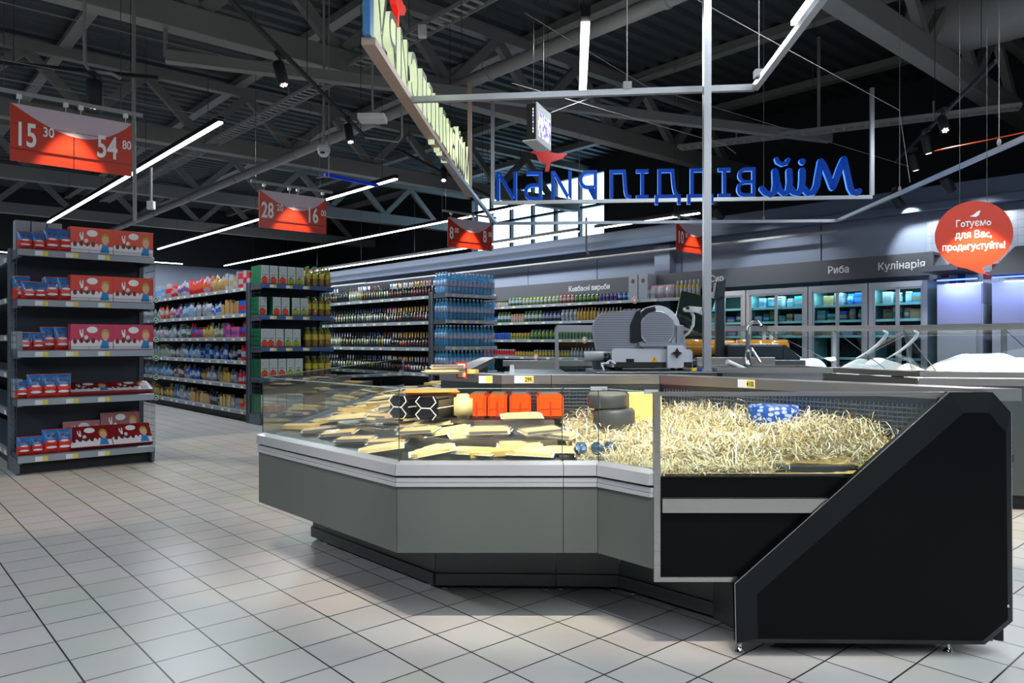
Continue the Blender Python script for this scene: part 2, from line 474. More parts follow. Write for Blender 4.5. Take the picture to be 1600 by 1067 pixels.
light_line(.1, 4.46, -6, 1.5, 'white light line behind the viewer, left of the cheese counter', E_STRIP * 1.35)
light_line(3.95, 4.46, -7, 2.5, 'white light line behind the viewer over the entrance aisle', E_STRIP * 1.0)
light_line(-3.75, 4.46, -3, 20, 'white light line over the aisle left of the picture', E_STRIP)
light_line(8.5, 4.46, -7, 2, 'white light line behind the viewer on the right', E_STRIP)
tfar = thing('linear_light', 'white light line running crosswise near the far wall', 'ceiling light', B(1.0, 30.9, 4.46), PSI, 'linear ceiling lights')
obj('housing', MB().box(0, 9, -.04, .04, .02, .09), M['matt'], tfar); obj('diffuser', MB().box(0, 9, -.03, .03, -.005, .02), M['led'], tfar)
lightobj('AREA', 'linear_light_lamp', B(5.5, 30.9, 4.44), E_STRIP * 3, COOL, None, 9, .06, rotz=PSI)
def view_light(p0, p1, label):
    p0, p1 = Vector(p0), Vector(p1); t = thing('linear_light', label, 'ceiling light', p0, 0, 'linear ceiling lights'); d = p1 - p0; e = d.normalized()
    obj('housing', MB().bar((0, 0, .05), d + Vector((0, 0, .05)), .09, .06).bar(-e * .12 + Vector((0, 0, .04)), (0, 0, .04), .09, .1), M['matt'], t)
    obj('diffuser', MB().bar((0, 0, 0), d, .085, .045), M['led'], t)
    obj('hanging_wire', MB().tube([d * .2, d * .2 + Vector((0, 0, 2.2))], .005, 4).tube([d * .8, d * .8 + Vector((0, 0, 2.2))], .005, 4), M['wire'], t)
    m_ = (p0 + p1) / 2
    lightobj('AREA', 'linear_light_lamp', m_ - Vector((0, 0, .04)), E_STRIP * d.length, COOL, None, .06, d.length, rotz=math.atan2(-d.x, d.y))
view_light((.70, 7.2, 4.46), (.87, 9.3, 4.46), 'short thick white light bar hanging over the service island')
view_light((2.60, 5.2, 4.46), (2.72, 7.25, 4.46), 'white light bar at the top edge, above the right hanging tube')


# ------------------------------------------------------------------ track spotlights
def spotlight(x, y, z, label, aim=None, tilt=(0, 0), r=.055, L=.24, power=E_SPOT, color=WARM, angle=46, lit=True):
    """z is the lens height"""
    t = thing('track_spotlight', label, 'spotlight', (x, y, z), 0, 'black cylinder spotlights')
    d = Vector(aim) - Vector((x, y, z)) if aim else Vector((tilt[0], tilt[1], -1))
    d.normalize(); q = d.to_track_quat('-Z', 'Y').to_matrix().to_4x4()
    body = MB().lathe([(r * .9, 0), (r, .006), (r, L - .01), (r * .92, L), (0, L)], 20)
    body.xf(q); obj('housing', body, M['matt'], t)
    ln = MB().disc((0, 0, .003), (1, 0, 0), (0, 1, 0), r * .85, r * .85, 0, 20)
    for k in range(7):
        a = k * 2 * PI / 6; rr = 0 if k == 6 else r * .5
        ln.lathe([(r * .2, 0), (r * .12, -.006)], 8, (math.cos(a) * rr, math.sin(a) * rr, -.001), 1)
    ln.xf(q); obj('lens', ln, [M['chrome'], mat('spot_lens', 'ffffff', emit='fff4e0', es=2.5)], t)
    top = q @ Vector((0, 0, L * .7))
    obj('bracket', MB().tube([top, (top.x, top.y, top.z + .1 + .03)], .012, 8).box(top.x - .03, top.x + .03, top.y - .07, top.y + .07, top.z + .12, top.z + .16), M['matt'], t)
    if lit:
        lightobj('SPOT', 'spotlight_lamp', Vector((x, y, z)) + d * .02, power, color, Vector((x, y, z)) + d, .03, angle=angle, blend=.5)
    return t
def track(p0, p1, label):
    p0, p1 = Vector(p0), Vector(p1)
    b = MB().bar(p0, p1, .035, .035)
    d = p1 - p0
    for k in (.1, .5, .9): b.tube([p0 + d * k, p0 + d * k + Vector((0, 0, max(.3, 6.7 - p0.z)))], .004, 4)
    tag(obj('light_track', b, M['matt']), label, 'light track')
track((-2.36, 5.4, 4.2), (-1.98, 10.6, 4.2), 'black lighting track running from the top left toward the green letter sign')
spotlight(-2.22, 7.35, 3.90, 'black spotlight on the track, nearest of the pair left of the green letters', (-1.3, 6.9, .8), power=E_SPOT)
spotlight(-2.02, 9.45, 3.90, 'black spotlight on the track end, beside the flat white ceiling box', (-1.3, 8.6, .8), power=E_SPOT * .8)
track((-1.55, 10.2, 4.0), (-.4, 13.5, 4.0), 'black lighting track behind the far end of the green letter sign')
spotlight(-1.05, 11.6, 3.88, 'black spotlight just below the middle of the green letter sign', (-.9, 9.8, .8), power=E_SPOT * .6)
track((5.0, 7.8, 4.30), (6.2, 12.2, 4.30), 'sloping black lighting track carrying three spotlights at the upper right')
for (px, py, d, l) in ((1477, 205, 9.0, 'top of the three black spotlights clustered at the upper right'), (1451, 240, 10.1, 'middle of the three black spotlights clustered at the upper right'),
                       (1431, 268, 11.1, 'lowest of the three black spotlights clustered at the upper right')):
    p = at(px, py, d); spotlight(p.x, p.y, 3.92, l, (p.x + .6, p.y + (.2 if d < 10 else 0), 1.2) if d > 9.5 else (4.6, 6.8, 1.1), power=E_SPOT * .7, color=COOL, angle=75)
for (px, py, d, l) in ((1408, 322, 12.0, 'small black spotlight against the soffit left of the red speech bubble'), (1487, 298, 11.0, 'small black spotlight against the soffit above the red speech bubble'),
                       (1128, 342, 13.5, 'small dark spotlight behind the blue letter sign, under the light line')):
    p = at(px, py, d); spotlight(p.x, p.y, p.z, l, (p.x + 2, p.y + 1, 1.5), r=.07, L=.26, power=E_SPOT * .3, color=COOL, angle=85)
p = at(148, 168, 7.6); spotlight(p.x, p.y, p.z, 'black spotlight hanging in front of the rail of the left price sign', None, (0, 0), r=.075, L=.27, lit=False)
track((-6.2, 7.1, 4.16), (-3.7, 7.9, 4.16), 'black lighting track above the left price sign')
# spotlights over the cheese counter and the floor in front of it
track((-1.6, 1.5, 4.4), (2.4, 1.5, 4.4), 'black lighting track above the cheese counter, out of frame')
for (x, ax, ay, pw) in ((-1.4, -1.15, 4.75, 1.0), (-.9, -.55, 4.2, 1.0), (-.35, -.15, 4.1, 1.0), (.2, .45, 4.0, 1.0), (.8, 1.05, 3.95, 1.0), (1.4, 1.5, 3.9, .8)):
    spotlight(x, 1.5, 4.08, f'black counter spotlight above the viewer, {nth(int((x + 1.6) * 1.9))} along its track', (ax, ay, .85), power=E_SPOT * pw * 1.4, angle=32)

# small ceiling things
t = thing('dome_camera', 'white dome security camera hanging on two thin pipes', 'security camera', at(506, 236, 10.2))
obj('housing', MB().lathe([(.03, .08), (.075, .07), (.085, .02), (.085, 0)], 20), M['white'], t)
obj('dome', MB().lathe([(.082, 0), (.075, -.04), (.045, -.075), (0, -.085)], 20), M['white'], t); obj('lens', MB().lathe([(.035, -.0), (.03, -.02), (0, -.025)], 14, (0, -.07, -.03)), M['blackplastic'], t)
obj('mounting_pipe', MB().tube([(0, 0, .08), (0, 0, 2.2)], .018, 8).tube([(.07, 0, -.35), (.07, 0, 2.2)], .008, 6).tube([(.07, 0, -.35), (-.1, 0, -.36)], .008, 6), M['pipe'], t)
p = at(582, 187, 9.0); t = thing('ceiling_box', 'flat white ceiling unit hanging left of the green letter sign', 'ceiling unit', p)
obj('housing', MB().box(-.16, .16, -.12, .12, -.02, .05, 0, .012), M['white'], t); obj('mount', MB().tube([(0, 0, .05), (0, 0, 1.3)], .012, 8), M['pipe'], t)
def conduit(pts, label, r=.02):
    tag(obj('conduit_pipe', MB().tube(pts, r, 8), M['pipe']), label, 'conduit')
conduit([at(132, -60, 7.6), at(132, 60, 7.6), at(133, 100, 7.6), at(140, 111, 7.6), at(175, 115, 7.6), at(188, 122, 7.6)], 'bent grey conduit dropping to the left price sign', .018)
conduit([at(209, 0, 8.6), at(209, 180, 8.6), at(211, 346, 8.6)], 'straight grey pole hanging right of the left price sign', .022)
conduit([at(236, 262, 11), at(236, 318, 11)], 'short white hanging pole with small box below the left light line', .02)
conduit([at(628, 160, 9.6), at(628, 215, 9.6), at(622, 222, 9.6), at(570, 215, 9.6)], 'bent grey conduit below the flat white ceiling unit', .012)
conduit([at(916, 340, 14), at(916, 390, 14), at(920, 398, 14)], 'white hanging rod with small end box under the wall light line', .02)
conduit([B(12.7, 21.5, 3.3), B(12.6, 23.6, 3.3), B(12.6, 23.7, 2.9), B(12.6, 25, 2.9), B(12.6, 25.1, 2.6)], 'bent grey pipe on the wall above the wine shelves', .035)
tag(obj('conduit_box', MB().box(-.05, .05, -.04, .04, -.06, .06, 0, .01), M['white'], None, at(236, 321, 11)), 'small white box on the end of the short hanging pole', 'box')
tag(obj('conduit_box', MB().box(-.05, .05, -.05, .05, -.08, .06, 0, .01), M['white'], None, at(660, 24 + 24, 9.2)), 'small grey junction box beside the perforated tray', 'box')
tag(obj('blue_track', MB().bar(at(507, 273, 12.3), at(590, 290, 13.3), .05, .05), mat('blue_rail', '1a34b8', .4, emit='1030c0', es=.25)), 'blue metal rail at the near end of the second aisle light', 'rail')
def wire(pts, label, r=.004):
    tag(obj('support_wire', MB().tube(pts, r, 5), M['pipe']), label, 'wire', 'thin support wires')
wire([at(0, 3, 6.5), at(400, 100, 9.2), at(800, 205, 15)], 'thin wire slanting across the upper left trusses')
wire([at(0, 122, 6.9), at(330, 182, 9.0), at(800, 300, 16)], 'thin wire passing just above the left price sign')
wire([at(0, 93, 6.9), at(140, 118, 7.6)], 'thin wire at the left edge above the price sign rail')
wire([at(1090, 0, 5.8), at(1180, 50, 6.4), at(1405, 172, 8.5), at(1422, 285, 8.5)], 'thin wire from the top centre down to the right hanging tube')
wire([at(820, 20, 8), at(1010, 135, 9.2), at(1420, 260, 12)], 'thin wire crossing diagonally behind the grey pole')
wire([at(800, 130, 8), at(1130, 225, 10), at(1150, 240, 10)], 'thin wire slanting down behind the blue letters')
wire([at(850, 180, 9), at(1130, 75, 11)], 'thin wire rising to the right above the blue letters')
tag(obj('support_wire', MB().tube([at(1460, 236, 9), at(1600, 207, 8)], .007, 6), M['orange']), 'orange cable at the right edge by the truss chord', 'cable')


# ------------------------------------------------------------------ hanging price signs
def price_sign(loc, a, b, label, w_=1.05, h=.54):
    t = thing('price_sign', label, 'price sign', loc, PSI, 'red hanging price signs')
    hw = w_ / 2
    for s, x0, x1 in ((0, 0, hw - .004), (1, hw + .004, w_)):
        f = MB().box(x0, x1, 0, .012, -h, 0, 0)
        obj('panel', f, M['red'], t)
    # pale curved field along the top edge
    n = 18; pts = []
    for k in range(n + 1):
        x = w_ * k / n; z = -.235 * math.sin(PI * (k / n) ** 1.18) ** .85
        pts.append((x, z))
    g = MB()
    for k in range(n):
        g.add([(pts[k][0], -.002, -.001), (pts[k][0], -.002, pts[k][1] - .001), (pts[k + 1][0], -.002, pts[k + 1][1] - .001), (pts[k + 1][0], -.002, -.001)], [(0, 1, 2, 3)])
    obj('pale_field', g, M['pinkwhite'], t)
    obj('price_rail', MB().box(0, w_, -.008, -.001, -h + .115, -h + .122).box(0, hw - .01, -.006, -.001, -.19, -.186).box(hw + .01, w_, -.006, -.001, -.19, -.186), mat('rail_red', '8c1010', .3), t)
    I = lambda x, z: basis((x, -.006, z), (1, 0, 0), (0, 0, 1))
    text('digits', a[0], .31, M['paper'], t, I(.03, -h + .155), .001, .006, 'LEFT', xs=.6); text('digits', a[1], .13, M['paper'], t, I(.03 + .115 * len(a[0]), -h + .27), .001, .002, 'LEFT', xs=.75)
    text('digits', b[0], .31, M['paper'], t, I(w_ - .135, -h + .155), .001, .006, 'RIGHT', xs=.62); text('digits', b[1], .125, M['paper'], t, I(w_ - .008, -h + .27), .001, .002, 'RIGHT', xs=.68)
    obj('hanging_rail', MB().bar((-.12, .0, .105), (w_ + .1, .0, .105), .03, .035), M['pipe'], t)
    for x in (.07, hw - .07, hw + .06, w_ - .06):
        obj('hook', MB().box(x - .02, x + .02, -.02, .02, .05, .09).tube([(x, 0, .05), (x, 0, .0)], .003, 5), M['white'], t)
    obj('hanging_wire', MB().tube([(-.05, 0, .12), (-.05, 0, 6.6 - loc[2])], .004, 5).tube([(w_ * .9, 0, .12), (w_ * .9, 0, 6.6 - loc[2])], .004, 5), M['wire'], t)
    return t
pl = []
for (px, py, d, a, b, lab) in ((16, 160, 7.05, ('15', '30'), ('54', '80'), 'large red hanging price sign showing 15.30 and 54.80'),
                               (405, 296, 10.76, ('28', '20'), ('16', '00'), 'red hanging price sign showing 28.20 and 16.00'),
                               (700, 339, 13.8, ('8', '00'), ('8', '00'), 'small red hanging price sign with 8.00 on both halves'),
                               (1057, 346, 13.9, ('10', '00'), ('3', '00'), 'red hanging price sign with 10.00 behind the grey pole')):
    p = at(px, py, d); price_sign(p, a, b, lab)
    c = p + Vector((.5 * CP, .5 * SP, 0)); pl.append(c)
    # each sign has its own little spot on the light track in front of it
    fr = Vector((SP, -CP, 0))
    lp = c + fr * .26 + Vector((0, 0, .30))
    lightobj('SPOT', 'sign_lamp', lp, E_SIGN, (1, .8, .55), lp + Vector((0, 0, -1)), .02, angle=56, blend=.4)

# speech bubble sign
bc = Vector((3.97, 6.5, CH - (367 - CY) * 6.5 / F)); e = Vector((.89, -.456, 0)); up = Vector((0, 0, 1))
t = thing('speech_bubble_sign', 'round red and orange speech bubble sign with white words hanging at the right', 'sign', bc)
n = 40; poly = []
for k in range(n):
    a = 2 * PI * k / n; poly.append(e * (.29 * math.cos(a)) + up * (.292 * math.sin(a)))
poly2 = []
for k in range(n):
    a = math.degrees(2 * PI * k / n)
    if a == 270: poly2 += [e * -.05 + up * -.285, e * .03 + up * -.325, e * .12 + up * -.345, e * .085 + up * -.33, e * .065 + up * -.283]
    elif 258 < a < 286: continue
    else: poly2.append(poly[k])
nrm = e.cross(up)
b = MB(); b.prism(poly2, nrm * -.02)
obj('board', b, M['red'], t)
bt = lambda x, z: basis(e * x + up * z + nrm * .003, e, up)
for s_, z, sz in (('Готуємо', .075, .082), ('для Вас,', -.025, .088), ('продегустуйте!', -.125, .083)):
    text('lettering', s_, sz, M['paper'], t, bt(0, z), .001, .0014, xs=.80)
b = MB(); bird = [(-.045, 0), (-.02, .012), (.0, .03), (.02, .045), (.035, .04), (.028, .03), (.022, .008), (.0, -.008), (-.02, -.004)]
b.prism([e * (x + .02) + up * (y + .16) + nrm * .002 for x, y in bird], nrm * .002); obj('bird_emblem', b, M['paper'], t)
obj('hanging_wire', MB().tube([e * -.1 + up * .275, e * -.1 + up * 4.2], .003, 5).tube([e * .1 + up * .275, e * .1 + up * 4.2], .003, 5), M['wire'], t)
lightobj('SPOT', 'sign_lamp', bc + nrm * .30 + Vector((.03, 0, .50)), E_SIGN * 1.4, (1, .8, .55), bc + nrm * .30 + Vector((.03, 0, -2)), .02, angle=66, blend=.3)

# ================================================================== CHEESE COUNTER (island, outer line A2-A-B-K-C-D)
CHN = [Vector(p) for p in ((-1.5, 10.3), (-1.61, 4.80), (-.555, 3.64), (.247, 3.64), (.413, 3.64), (.630, 3.38))]
def offp(i, t):
    """chain vertex i moved t metres inward (mitred)"""
    P = CHN
    def line(k):
        a, b = P[k], P[k + 1]; d = (b - a).normalized(); n = Vector((-d.y, d.x)); return a + n * t, d
    if i == 0:
        a, d = line(0); return a
    if i == len(P) - 1:
        a, d = line(i - 1); k = (3.38 - a.y) / d.y; return a + d * k
    a, d = line(i - 1); c_, e_ = line(i); den = d.x * e_.y - d.y * e_.x
    if abs(den) < 1e-4: return c_
    k = ((c_.x - a.x) * e_.y - (c_.y - a.y) * e_.x) / den
    return a + d * k
def band(i, t0, t1, g=0.0015):
    a0, b0, a1, b1 = offp(i, t0), offp(i + 1, t0), offp(i, t1), offp(i + 1, t1)
    d = (CHN[i + 1] - CHN[i]).normalized() * g
    return [a0 + d, b0 - d, b1 - d, a1 + d]
DEP = 1.17
STEPS = [(0.03, .46, .80), (.46, .76, .868), (.76, DEP - .06, .94)]
mods = [([0], 'left arm of the glass cheese counter running away from the viewer'), ([1], 'angled corner section of the cheese counter at its left front'),
        ([2], 'middle front section of the cheese counter with orange cheese blocks'), ([3, 4], 'right end section of the cheese counter filled with straw, with black end panel')]
MODS = []
pl_pts = [(-1.38, 10.2), (-1.40, 5.31), (-.43, 4.25), (.247, 4.235), (.60, 4.22), (1.17, 3.60)]
for segs, lab in mods:
    t = thing('display_counter', lab, 'display counter', (0, 0, 0), 0, 'glass cheese display counters'); MODS.append(t)
    for i in segs:
        last = i == 4
        obj('front_panel', MB().slab(band(i, 0, .02), .383, .700), M['counter'], t)
        b = MB().slab(band(i, .004, .03), .70, .752, 0).slab(band(i, -.010, .02), .703, .722, 1).slab(band(i, -.006, .02), .724, .746, 1)
        obj('lower_rail', b, [M['matt'], M['alu']], t)
        # bumper with a sloping top
        q0, q1, q2, q3 = band(i, -.016, .03)
        b = MB(); b.add([(*q0, .757), (*q1, .757), (*q2, .757), (*q3, .757), (*band(i, -.010, .03)[0], .808), (*band(i, -.010, .03)[1], .808), (*q2, .824), (*q3, .824)],
                        [(0, 3, 2, 1), (4, 5, 6, 7), (0, 1, 5, 4), (1, 2, 6, 5), (2, 3, 7, 6), (3, 0, 4, 7)])
        obj('bumper_rail', b, M['alu'], t)
        obj('body', MB().slab(band(i, .03, DEP - .02), .383, .60), M['plinth'], t)
        for k, (t0, t1, z) in enumerate(STEPS if i < 3 else [(.03, DEP - .06, .785)]):
            b = MB().slab(band(i, t0, t1), z - .02, z)
            ds = obj('deck_step', b, M['steeldark'], t)
            if k: obj('riser', MB().slab(band(i, t0 - .003, t0 + .008, .0), STEPS[k - 1][2] - .02, z + .001), steel('riser_steel', 'cfc8c0', .3), ds)
        obj('rear_wall', MB().slab(band(i, DEP - .06, DEP - .02), .60, 1.135), M['steeldark'], t)
        obj('rear_cap', MB().slab(band(i, DEP - .07, DEP + .10, .002), 1.135, 1.19), M['steelx'], t)
        obj('rear_panel', MB().slab(band(i, DEP - .02, DEP), .06, 1.13), M['counter'], t)
        g0, g1, g2, g3 = band(i, .022, .028, .004)
        gl = obj('front_glass', MB().slab([g0, g1, g2, g3], .815, 1.172), M['gl'], t)
        obj('top_edge', MB().bar((*g0, 1.174), (*g1, 1.174), .006, .003), mat('glass_top_edge', '88a49c', .2), gl); obj('side_edge', MB().bar((*g1, .82), (*g1, 1.172), .004, .004), M['glgreen'], gl)
        a, b_ = pl_pts[i], pl_pts[i + 1]; d = (Vector(b_) - Vector(a)).normalized(); nn = Vector((-d.y, d.x)) * .03
        A_, B_ = Vector(a) + d * .002, Vector(b_) - d * .002
        obj('plinth_panel', MB().slab([A_, B_, B_ + nn, A_ + nn], .03, .39, 0).slab([A_ - nn * .5, B_ - nn * .5, B_, A_], .035, .10, 0), M['plinth'], t)
        for k in (.08, .92):
            p_ = Vector(a).lerp(Vector(b_), k) + nn * 1.5
            obj('foot', MB().lathe([(.022, 0), (.022, .008), (.009, .012), (.009, .06)], 12, (p_.x, p_.y, 0)), M['chrome'], t)
# perforated mesh in front of the rear wall
mesh_t = MB()
def perf(mb, a, b, z0, z1, st=.022):
    a, b = Vector(a), Vector(b); L = (b - a).length; d = (b - a).normalized()
    n = int(L / st)
    for k in range(n + 1):
        p_ = a + d * (L * k / n); mb.bar((*p_, z0), (*p_, z1), .005, .003, up=(d.x, d.y, 0))
    k = z0
    while k <= z1 + .001:
        mb.bar((*a, k), (*b, k), .003, .006); k += st
perf(mesh_t, offp(3, DEP - .1), offp(4, DEP - .1), .98, 1.11); perf(mesh_t, offp(4, DEP - .1) + Vector((.03, -.03)), Vector((1.93, 3.43)), .98, 1.11)
perf(mesh_t, Vector((0.0, 4.70)), offp(3, DEP - .1), .98, 1.11)
obj('perforated_strip', mesh_t, M['rack'], MODS[3])
# end face of the right section
E = MODS[3]
EY = 3.38
b = MB().box(.633, .662, EY - .012, EY + .02, .329, 1.176).box(.662, 1.99, EY - .008, EY + .012, 1.158, 1.176).box(.662, 1.06, EY - .012, EY + .01, .329, .350)
obj('end_frame', b, M['steel'], E)
obj('end_glass', MB().box(.663, 1.98, EY + .0, EY + .006, .795, 1.158), M['gl'], E)
obj('end_black_panel', MB().box(.662, 1.55, EY - .004, EY + .012, .350, .797).box(.662, 1.5, EY - .008, EY - .004, .789, .797), M['black'], E)
hz = [(.668, .704), (1.405, .704), (1.36, .641), (.668, .641)]
hb = MB(); hb.prism([(x, EY - .03, z) for x, z in hz], (0, .025, 0)); hb.prism([(x, EY - .034, z) for x, z in ((.668, .704), (1.405, .704), (1.402, .699), (.668, .699))], (0, .01, 0))
obj('handle_bar', hb, M['steelx'], E)
PX = [(1148, 912), (1483, 612.5), (1551, 612.5), (1580, 645), (1582, 971), (1539, 1007), (1150, 1004)]
IN = [(1183, 928), (1506, 645), (1545, 645), (1572, 676), (1575, 968), (1536, 1001), (1184, 998)]
po = [at(x, y, 3.34) for x, y in PX]; pi_ = [at(x, y, 3.325) for x, y in IN]
b = MB(); b.prism(po, (0, .035, 0), 0)
n = len(po); b.add(po + pi_, [(i, (i + 1) % n, (i + 1) % n + n, i + n) for i in range(n)], 1); b.add(pi_, [list(range(n))], 0)
bp_ = obj('end_plate', b, [M['black'], M['black2']], E)
eb = MB()
for i in range(n):
    if i in (0, 3): eb.bar(po[i], po[(i + 1) % n], .003, .003)
eb.bar(po[6], po[0], .003, .003)
obj('plate_edge_strip', eb, M['steel'], bp_)
obj('plate_screw', MB().lathe([(.007, 0), (.005, .004), (0, .005)], 10, mtx=Matrix.Rotation(PI / 2, 4, 'X')).xf(Matrix.Translation(at(1575, 947, 3.326))), M['chrome'], bp_)
obj('side_body', MB().slab([(1.02, 3.42), (2.1, 3.42), (1.25, 4.35), (.95, 3.9)], .38, .76, 0).slab([(1.15, 3.40), (2.16, 3.40), (2.20, 3.38), (2.22, 3.42), (1.3, 4.5)], .06, .38, 0), M['matt'], E)
obj('base_corner_panel', MB().slab([(1.0, 3.76), (1.16, 3.40), (1.19, 3.42), (1.03, 3.79)], .03, .40), M['plinth'], E)
obj('glass_clip', MB().box(.38, .46, 3.645, 3.665, 1.165, 1.183), M['alu'], E); obj('glass_clip', MB().box(.60, .66, 3.41, 3.43, 1.165, 1.183), M['alu'], E)
for x in (1.03, 1.97):
    obj('foot', MB().lathe([(.024, 0), (.024, .006), (.01, .02), (.008, .03), (.008, .07)], 14, (x, 3.41, 0)), M['chrome'], E)
for x, sg in ((-.36, 1), (.19, 1), (.34, 1)):
    pass
# price tags on the rear cap (they belong to the counter)
def cap_tag(x, y, wd, body, par, rotz=0.0, red=False):
    o = obj('price_tag', MB().box(-wd / 2, wd / 2, -.003, 0, -.024, .022, 0).box(wd * .02, wd / 2 - .002, -.004, -.003, -.02, .019, 1), [M['tag'] if not red else M['red'], M['tagy']], par, (x, y, 1.165), rotz)
    if body: text('tag_digits', body, .038, M['matt'], o, basis((wd * .25, -.005, -.014), (1, 0, 0), (0, 0, 1)), .0004, .0008, xs=.75)
y0 = 3.64 + DEP - .075
cap_tag(-.165, y0 + .0, .085, '', MODS[2]); cap_tag(.075, y0, .12, '299.', MODS[2]);
pA, pB = offp(4, DEP - .075), offp(5, DEP - .075); d_ = (pB - pA).normalized(); q_ = pA + d_ * .62
cap_tag(q_.x, q_.y, .11, '410.', MODS[3], math.atan2(d_.y, d_.x))
t = thing('price_card_holder', 'small red framed price card standing at the left end of the steel cap', 'price card', (-.33, 4.95, 1.19), -.2)
obj('card', MB().box(-.035, .035, -.003, .003, -.03, .075, 0).box(-.026, .026, -.005, -.003, -.02, .065, 1).box(-.005, .022, -.006, -.005, -.012, .012, 2), [M['red'], M['tag'], M['tagy']], t)
for x in (-.18, .2):
    pass


def seg_d(p, i):
    a, b = CHN[i], CHN[i + 1]; d = (b - a).normalized(); n = Vector((-d.y, d.x)); return (Vector(p) - a).dot(n)
def deckz(x, y):
    s = min(seg_d((x, y), 0), seg_d((x, y), 1), seg_d((x, y), 2))
    if s < .05: return None
    for t0, t1, z in STEPS:
        if s < t1: return z
    return 1.19
def drop(px, py):
    d = 3.6
    while d < 11:
        p = at(px, py, d); z = deckz(p.x, p.y)
        if z is not None and p.z <= z: return Vector((p.x, p.y, z))
        d += .01
    return None

# ------------------------------------------------------------------ cheese
cheese = mat('cheese_yellow', 'f0c872', 0.45, noise=.08, nscale=12); cheese2 = mat('cheese_pale', 'f2d898', .5, noise=.06, nscale=14); foam = mat('foam_tray', 'f2efe8', .45)
rind = mat('cheese_rind', '4a3524', .5); film = mat('film_wrap', 'ffffff', .05, alpha=.14)
def wedge_poly(L, W, k=.35):
    return [(-L / 2, -W * k / 2), (-L / 2 * .7, -W / 2 * .75), (L / 2 * .8, -W / 2), (L / 2, -W / 2 * .7), (L / 2, W / 2 * .7), (L / 2 * .8, W / 2), (-L / 2 * .7, W / 2 * .75), (-L / 2, W * k / 2)]
def make_pack(kind):
    L, W = (.25, .15) if kind == 0 else ((.24, .12) if kind == 1 else (.28, .10))
    t = thing('cheese_pack', '', 'packed cheese')
    if kind != 2:
        b = MB(); o_ = [(-L / 2, -W / 2), (L / 2, -W / 2), (L / 2, W / 2), (-L / 2, W / 2)]
        inn = [(x * .86, y * .8) for x, y in o_]
        b.add([(x, y, .014) for x, y in o_] + [(x, y, 0) for x, y in inn] + [(x * .95, y * .93, .014) for x, y in o_] + [(x * .84, y * .78, .003) for x, y in o_],
              [(0, 1, 5, 4), (1, 2, 6, 5), (2, 3, 7, 6), (3, 0, 4, 7), (7, 6, 5, 4), (0, 8, 9, 1), (1, 9, 10, 2), (2, 10, 11, 3), (3, 11, 8, 0), (8, 12, 13, 9), (9, 13, 14, 10), (10, 14, 15, 11), (11, 15, 12, 8), (12, 15, 14, 13)])
        obj('foam_tray', b, foam, t)
        z0, h = .004, .022
    else:
        z0, h = 0, .026
    c_ = MB().slab(wedge_poly(L * (.88 if kind < 2 else 1), W * .82, .35 if kind == 0 else .8), z0, z0 + h, 0)
    if kind == 1: c_.slab([(-L * .42, -W * .44), (L * .42, -W * .46), (L * .42, -W * .40), (-L * .42, -W * .38)], z0, z0 + h + .001, 1)
    obj('cheese', c_, [cheese if kind != 0 else cheese2, rind], t)
    if kind == 1:
        obj('cling_film', MB().slab([(-L * .47, -W * .47), (L * .47, -W * .47), (L * .47, W * .47), (-L * .47, W * .47)], z0 + .012, z0 + h + .003), film, t)
    return t
protos = [make_pack(k) for k in range(3)]; used = [False] * 3
